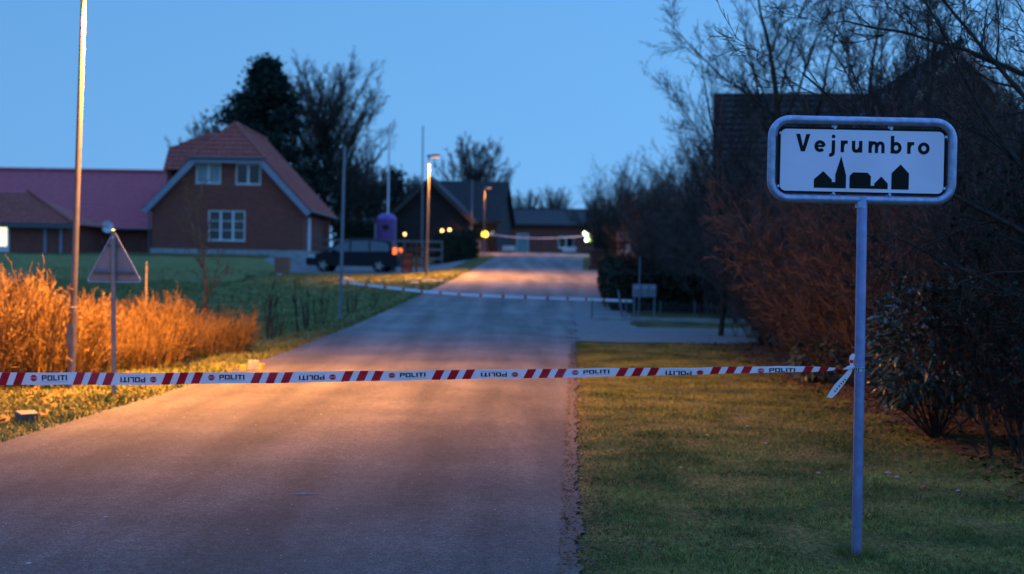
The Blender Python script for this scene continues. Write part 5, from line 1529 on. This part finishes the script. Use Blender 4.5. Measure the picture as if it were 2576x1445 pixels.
# young tree, stake, saplings
M['youngbark'] = mat('young_bark', (.24, .125, .06), .85, var=.3, scale=12)
ym = tree_meshes(61, 2.3, .046, [dict(n=7, kids=11, len=.45, ang=26, up=.03, wig=.05, **{'from': .42}), dict(n=5, kids=5, len=.5, ang=30, up=.08, wig=.10), dict(n=3, kids=3, len=.5, ang=34, up=.04, wig=.15), dict(n=2, kids=0, len=0, ang=0, up=0, wig=.2)], M['youngbark'], .006, (.02, 0))
place_tree('young_tree', pt(512, 28), 28, ym, 'slender young bare tree lit orange behind the golden shrubs', None, 3.3, 2.0)
pole('stake', 366, 800, 369, 668, 22.5, .022, 'thin wooden stake standing up among the golden shrubs', M['wood'], cat='stake')
sm = [shrub_mesh(170 + i, 5, 1.15, .25, M['bark'], [dict(n=5, kids=3, len=.3, ang=18, up=.05, wig=.05), dict(n=3, kids=0, len=0, ang=0, up=.1, wig=.1)], .013, .008, 10) for i in range(2)]
for k, (px_, Y, s) in enumerate([(676, 29, 1.1), (694, 29.5, .85), (760, 31, 1.0), (775, 31.5, .85), (805, 33.5, .8), (880, 38, .75), (893, 38.5, .6), (940, 41, .6), (540, 27, 1.0)]):
    back = [] if k == 0 else back
    back += [0]; back[-1] = put_shrub('sapling', pt(px_, Y), Y, sm[k % 2], 'thin dark sapling planted in the lawn beyond the golden shrubs', 'young dark saplings in the lawn', s, k * 1.1, cat='sapling')
relabel(back, 'thin dark sapling planted in the lawn, %s from the golden shrubs', lambda o: o.location.y)

# evergreen and bare trees behind the brick house
def evergreen(name, x, y, h, w, label, seed, n=9000, group=None, m=None):
    R = random.Random(seed); o = root(name, (x, y, hgt(x, y) - .05), label, 'tree', group)
    segs = [(Vector((0, 0, 0)), Vector((.1, 0, h * .5)), .22, .14, 0), (Vector((.1, 0, h * .5)), Vector((0, 0, h * .97)), .14, .03, 0)]
    link('trunk', segmesh('trunk', segs, M['bark'], 8), o)
    limbs = []; pts = []
    for i in range(160):
        f = R.random() ** .9; z = h * (.06 + .9 * f); a = R.random() * 6.283
        prof = (1 - f) ** .8 * (.72 + .4 * R.random()) * (.35 + .65 * min(1, f * 5))
        L = w / 2 * prof; p0 = Vector((0, 0, z)); p1 = p0 + Vector((math.cos(a) * L, math.sin(a) * L, L * R.uniform(-.15, .35)))
        limbs.append((p0, p1, .05, .012, 1))
        for k in range(n // 160):
            t = R.random() ** .6; p = p0.lerp(p1, t); sp_ = .12 + .38 * (1 - t * .5)
            pts.append(p + Vector((R.gauss(0, sp_), R.gauss(0, sp_), R.gauss(0, sp_ * .6))))
    cr = part_empty('crown', o)
    link('limbs', segmesh('limbs', limbs, M['bark'], 4), cr)
    prop(link('foliage', leafmesh('foliage', pts, .25, m or M['conifer'], R, .42, .2), cr), kind='stuff')
    return o
evergreen('evergreen_tree', pt(664, 95), 95, 13.3, 15.0, 'tall dark evergreen tree behind the brick house roof', 31, 26000)
def fan_tree(seed, h, w, m, limbs, rmin):
    """oval winter crown: many ascending limbs fanning from a short bole out to an oval outline"""
    R = random.Random(seed); out = []
    P = [None, dict(n=9, kids=11, len=.34, ang=27, up=.05, wig=.045, rf=.5, **{'from': .22}), dict(n=5, kids=6, len=.50, ang=30, up=.07, wig=.08, rf=.6), dict(n=3, kids=4, len=.60, ang=34, up=.05, wig=.11, rf=.7), dict(n=2, kids=0, len=0, ang=0, up=.02, wig=.12)]
    tr = []; p = Vector((0, 0, -.2)); nseg = 10
    for i in range(nseg):
        q = Vector((R.gauss(0, .04), R.gauss(0, .04), h * .8 * (i + 1) / nseg)); r0 = h * .019 * (1 - .85 * i / nseg); r1 = h * .019 * (1 - .85 * (i + 1) / nseg)
        tr.append((p, q, r0, r1, 0)); p = q
    for k in range(limbs):
        f = .12 + .66 * (k / limbs); z = h * .8 * f; a = k * 2.39996 + R.uniform(-.3, .3)
        ang = rad(58 - 44 * f + R.uniform(-8, 8))
        d = Vector((math.cos(a) * math.sin(ang), math.sin(a) * math.sin(ang), math.cos(ang)))
        L = .2
        while L < h:          # grow out to the oval
            e = Vector((0, 0, z)) + d * L
            if (math.hypot(e.x, e.y) / (w / 2)) ** 2 + ((e.z - h * .55) / (h * .46)) ** 2 > 1: break
            L += .1
        grow(R, Vector((0, 0, z)), d, L * R.uniform(.85, 1.0), h * .006, 1, P, out)
    zm = max(q[1].z for q in out)
    return segmesh('trunk', tr, m, 8), segmesh('crown', out, m, 3, rmin), zm, len(out)
bigA = fan_tree(41, 13.5, 10.6, M['bark2'], 74, .0095)
bigB = fan_tree(47, 8.0, 6.8, M['bark2'], 44, .0105)
GB = 'bare trees behind the houses'
place_tree('bare_tree', pt(812, 98), 98, bigA, 'big bare tree beside the dark evergreen behind the brick house', GB, 14.4, .3, sx=1.08)
place_tree('bare_tree', pt(1190, 112), 112, bigB, 'broad bare tree rising behind the dark gabled house', GB, 9.7, 1.2)
place_tree('bare_tree', pt(1322, 142), 142, bigB, 'small bare tree over the left part of the crest house roof', GB, 7.0, 2.2, sx=.9)
place_tree('bare_tree', pt(1392, 142), 142, bigA, 'small upright bare tree over the middle of the crest house roof', GB, 7.6, 3.3, sx=.9)
place_tree('bare_tree', pt(548, 104), 104, bigB, 'bare tree just showing above the tiled cross wing', GB, 10.4, 4.0)
for k, (px_, Y, h_) in enumerate([(865, 108, 8.5), (905, 112, 7.6), (948, 106, 7.0), (1020, 116, 7.0), (1055, 112, 6.4)]):
    back = [] if k == 0 else back
    back += [0]; back[-1] = place_tree('bare_tree', pt(px_, Y), Y, (bigB, bigA)[k % 2], 'bare tree in the row behind the rail fence and flagpole', 'row of bare trees behind the rail fence', h_, k * 1.4)
relabel(back, 'bare tree in the row beyond the rail fence, %s from the big bare tree', lambda o: o.location.x)
evergreen('conifer', pt(990, 108), 108, 6.6, 2.6, 'small pointed conifer between flagpole and dark gabled house', 35, 2400)
for k, (px_, Y, sc, lab) in enumerate([(1545, 108, 1.75, 'broad bare bush at the right end of the crest house'), (1600, 92, 1.75, 'broad bare bush behind the police officer and dark hedge'), (1665, 78, 1.85, 'tall bare bush behind the pale green car'), (1725, 66, 1.8, 'tall bare bush beyond the bare tree by the clipped hedge')]):
    put_shrub('bare_bush', pt(px_, Y), Y, br[(k + 1) % 3], lab, 'broad bare bushes right of the crest', sc, k * 1.9)

# clipped hedges
def hedge(name, x0, y0, x1, y1, w, h, label, m, seed, n, size=.10, zb=None):
    R = random.Random(seed); c = Vector(((x0 + x1) / 2, (y0 + y1) / 2, 0)); zb = hgt(c.x, c.y) if zb is None else zb
    o = root(name, (c.x, c.y, zb), label, 'hedge'); d = Vector((x1 - x0, y1 - y0, 0)); L = d.length; d.normalize(); s_ = Vector((-d.y, d.x, 0))
    b = MB(); b.prism([(-L / 2 + .12, -.1), (L / 2 - .12, -.1), (L / 2 - .12, h - .12), (-L / 2 + .12, h - .12)], -w / 2 + .12, w / 2 - .12)
    zf_ = lambda p: hgt(c.x + p.x, c.y + p.y) - zb
    b.v = [tuple(d * v[0] + s_ * v[1] + Vector((0, 0, v[2] + zf_(d * v[0])))) for v in b.v]; b.build('core', m, o)
    pts = []
    for i in range(n):
        u = R.uniform(-L / 2, L / 2); k = R.random()
        if k < .35: q = (u, R.uniform(-w / 2, w / 2), h + R.gauss(0, .04))
        else:
            q = (u, (-1 if R.random() < .7 else 1) * (w / 2 + R.gauss(0, .04)), R.uniform(0, h))
        if R.random() < .1: q = ((-1 if R.random() < .5 else 1) * L / 2, R.uniform(-w / 2, w / 2), R.uniform(0, h))
        p = d * q[0] + s_ * q[1]
        pts.append(p + Vector((0, 0, q[2] + zf_(d * q[0]))))
    prop(link('foliage', leafmesh('foliage', pts, size, m, R, .5, .1), o), kind='stuff')
hedge('clipped_hedge', pt(1545, 41), 41.3, pt(1840, 41), 41.3, .9, 1.05, 'dark clipped hedge behind the mailboxes and wire fence', M['hedge'], 3, 5200)
hedge('clipped_hedge', pt(1545, 57), 57, pt(1800, 57), 57.5, .8, 1.05, 'brown beech hedge below the pale board on two legs', M['hedgebeech'], 4, 4200)
hedge('clipped_hedge', pt(1552, 42.5), 42.5, pt(1530, 56), 56, .7, 1.1, 'dark hedge running up along the right side of the road', M['hedge'], 5, 4200)
hedge('clipped_hedge', pt(840, 84), 84, pt(1010, 84), 84, 1.0, 2.3, 'tall dark hedge behind the rail fence and purple container', M['hedge'], 6, 4000, .14)
hedge('clipped_hedge', pt(1110, 80), 80, pt(1180, 84), 84, 1.2, 1.6, 'dark hedge between the wooden gate and the road crest', M['hedge'], 7, 2600, .14)
hedge('clipped_hedge', pt(1505, 96), 96, pt(1620, 96), 96, 1.0, 1.7, 'dark hedge behind the police officer at the crest', M['hedge'], 8, 2600, .14)

# ------------------------------------------------------------------ small pale scraps and tufts on the right verge
def ground_hit(px_, py_):
    d = CAM @ Vector(((px_ - W / 2) / FPX, -(py_ - H / 2) / FPX, -1)); t = 3.0
    while t < 200:
        p = EYE + d * t
        if p.z < hgt(p.x, p.y): return p
        t += .02
for k, (x, y, w_) in enumerate([(1778, 1098, .05), (1925, 1118, .07), (1712, 1180, .05), (2060, 1194, .06), (2116, 1186, .05), (2232, 1192, .10), (2255, 1204, .07), (2410, 1238, .06), (1880, 1075, .05), (2015, 1080, .05)]):
    p = ground_hit(x, y); R = random.Random(k + 40); b = MB(); ring = []
    for i in range(9):
        a = 2 * math.pi * i / 9; q = .6 + .7 * R.random(); ring.append(Vector((w_ * .38 * q * math.cos(a), w_ * .45 * q * math.sin(a) * (1 + .6 * math.cos(a)), .004)))
    b.add(ring + [Vector((0, 0, .013))], [(i, (i + 1) % 9, 9) for i in range(9)])
    prop(b.build('snow_scrap', M['scrap'], smooth=True, loc=(p.x, p.y, hgt(p.x, p.y) + .006)), 'tiny scrap of old snow on the mossy verge around the town sign', 'snow', 'tiny scraps of old snow on the verge')
bp0 = Vector(sg.location)
R = random.Random(14); V = []
for i in range(420):
    a = R.random() * 6.283; r_ = .03 + abs(R.gauss(0, .07)); x = bp0.x + math.cos(a) * r_; y = bp0.y + math.sin(a) * r_
    h = R.uniform(.04, .13) * max(.3, 1 - r_ * 3); w_ = .0022; z = hgt(x, y) - .004; t = R.random() * 6.283; l = R.uniform(.2, .9) * h
    V += [(x - w_ * math.cos(t), y - w_ * math.sin(t), z), (x + w_ * math.cos(t), y + w_ * math.sin(t), z), (x + math.cos(a) * l, y + math.sin(a) * l, z + h)]
prop(link('grass_tuft', fast('grass_tuft', V, np.arange(len(V)).reshape(-1, 3), M['blade'])), 'longer grass left standing round the foot of the town sign pole', 'grass', kind='stuff')
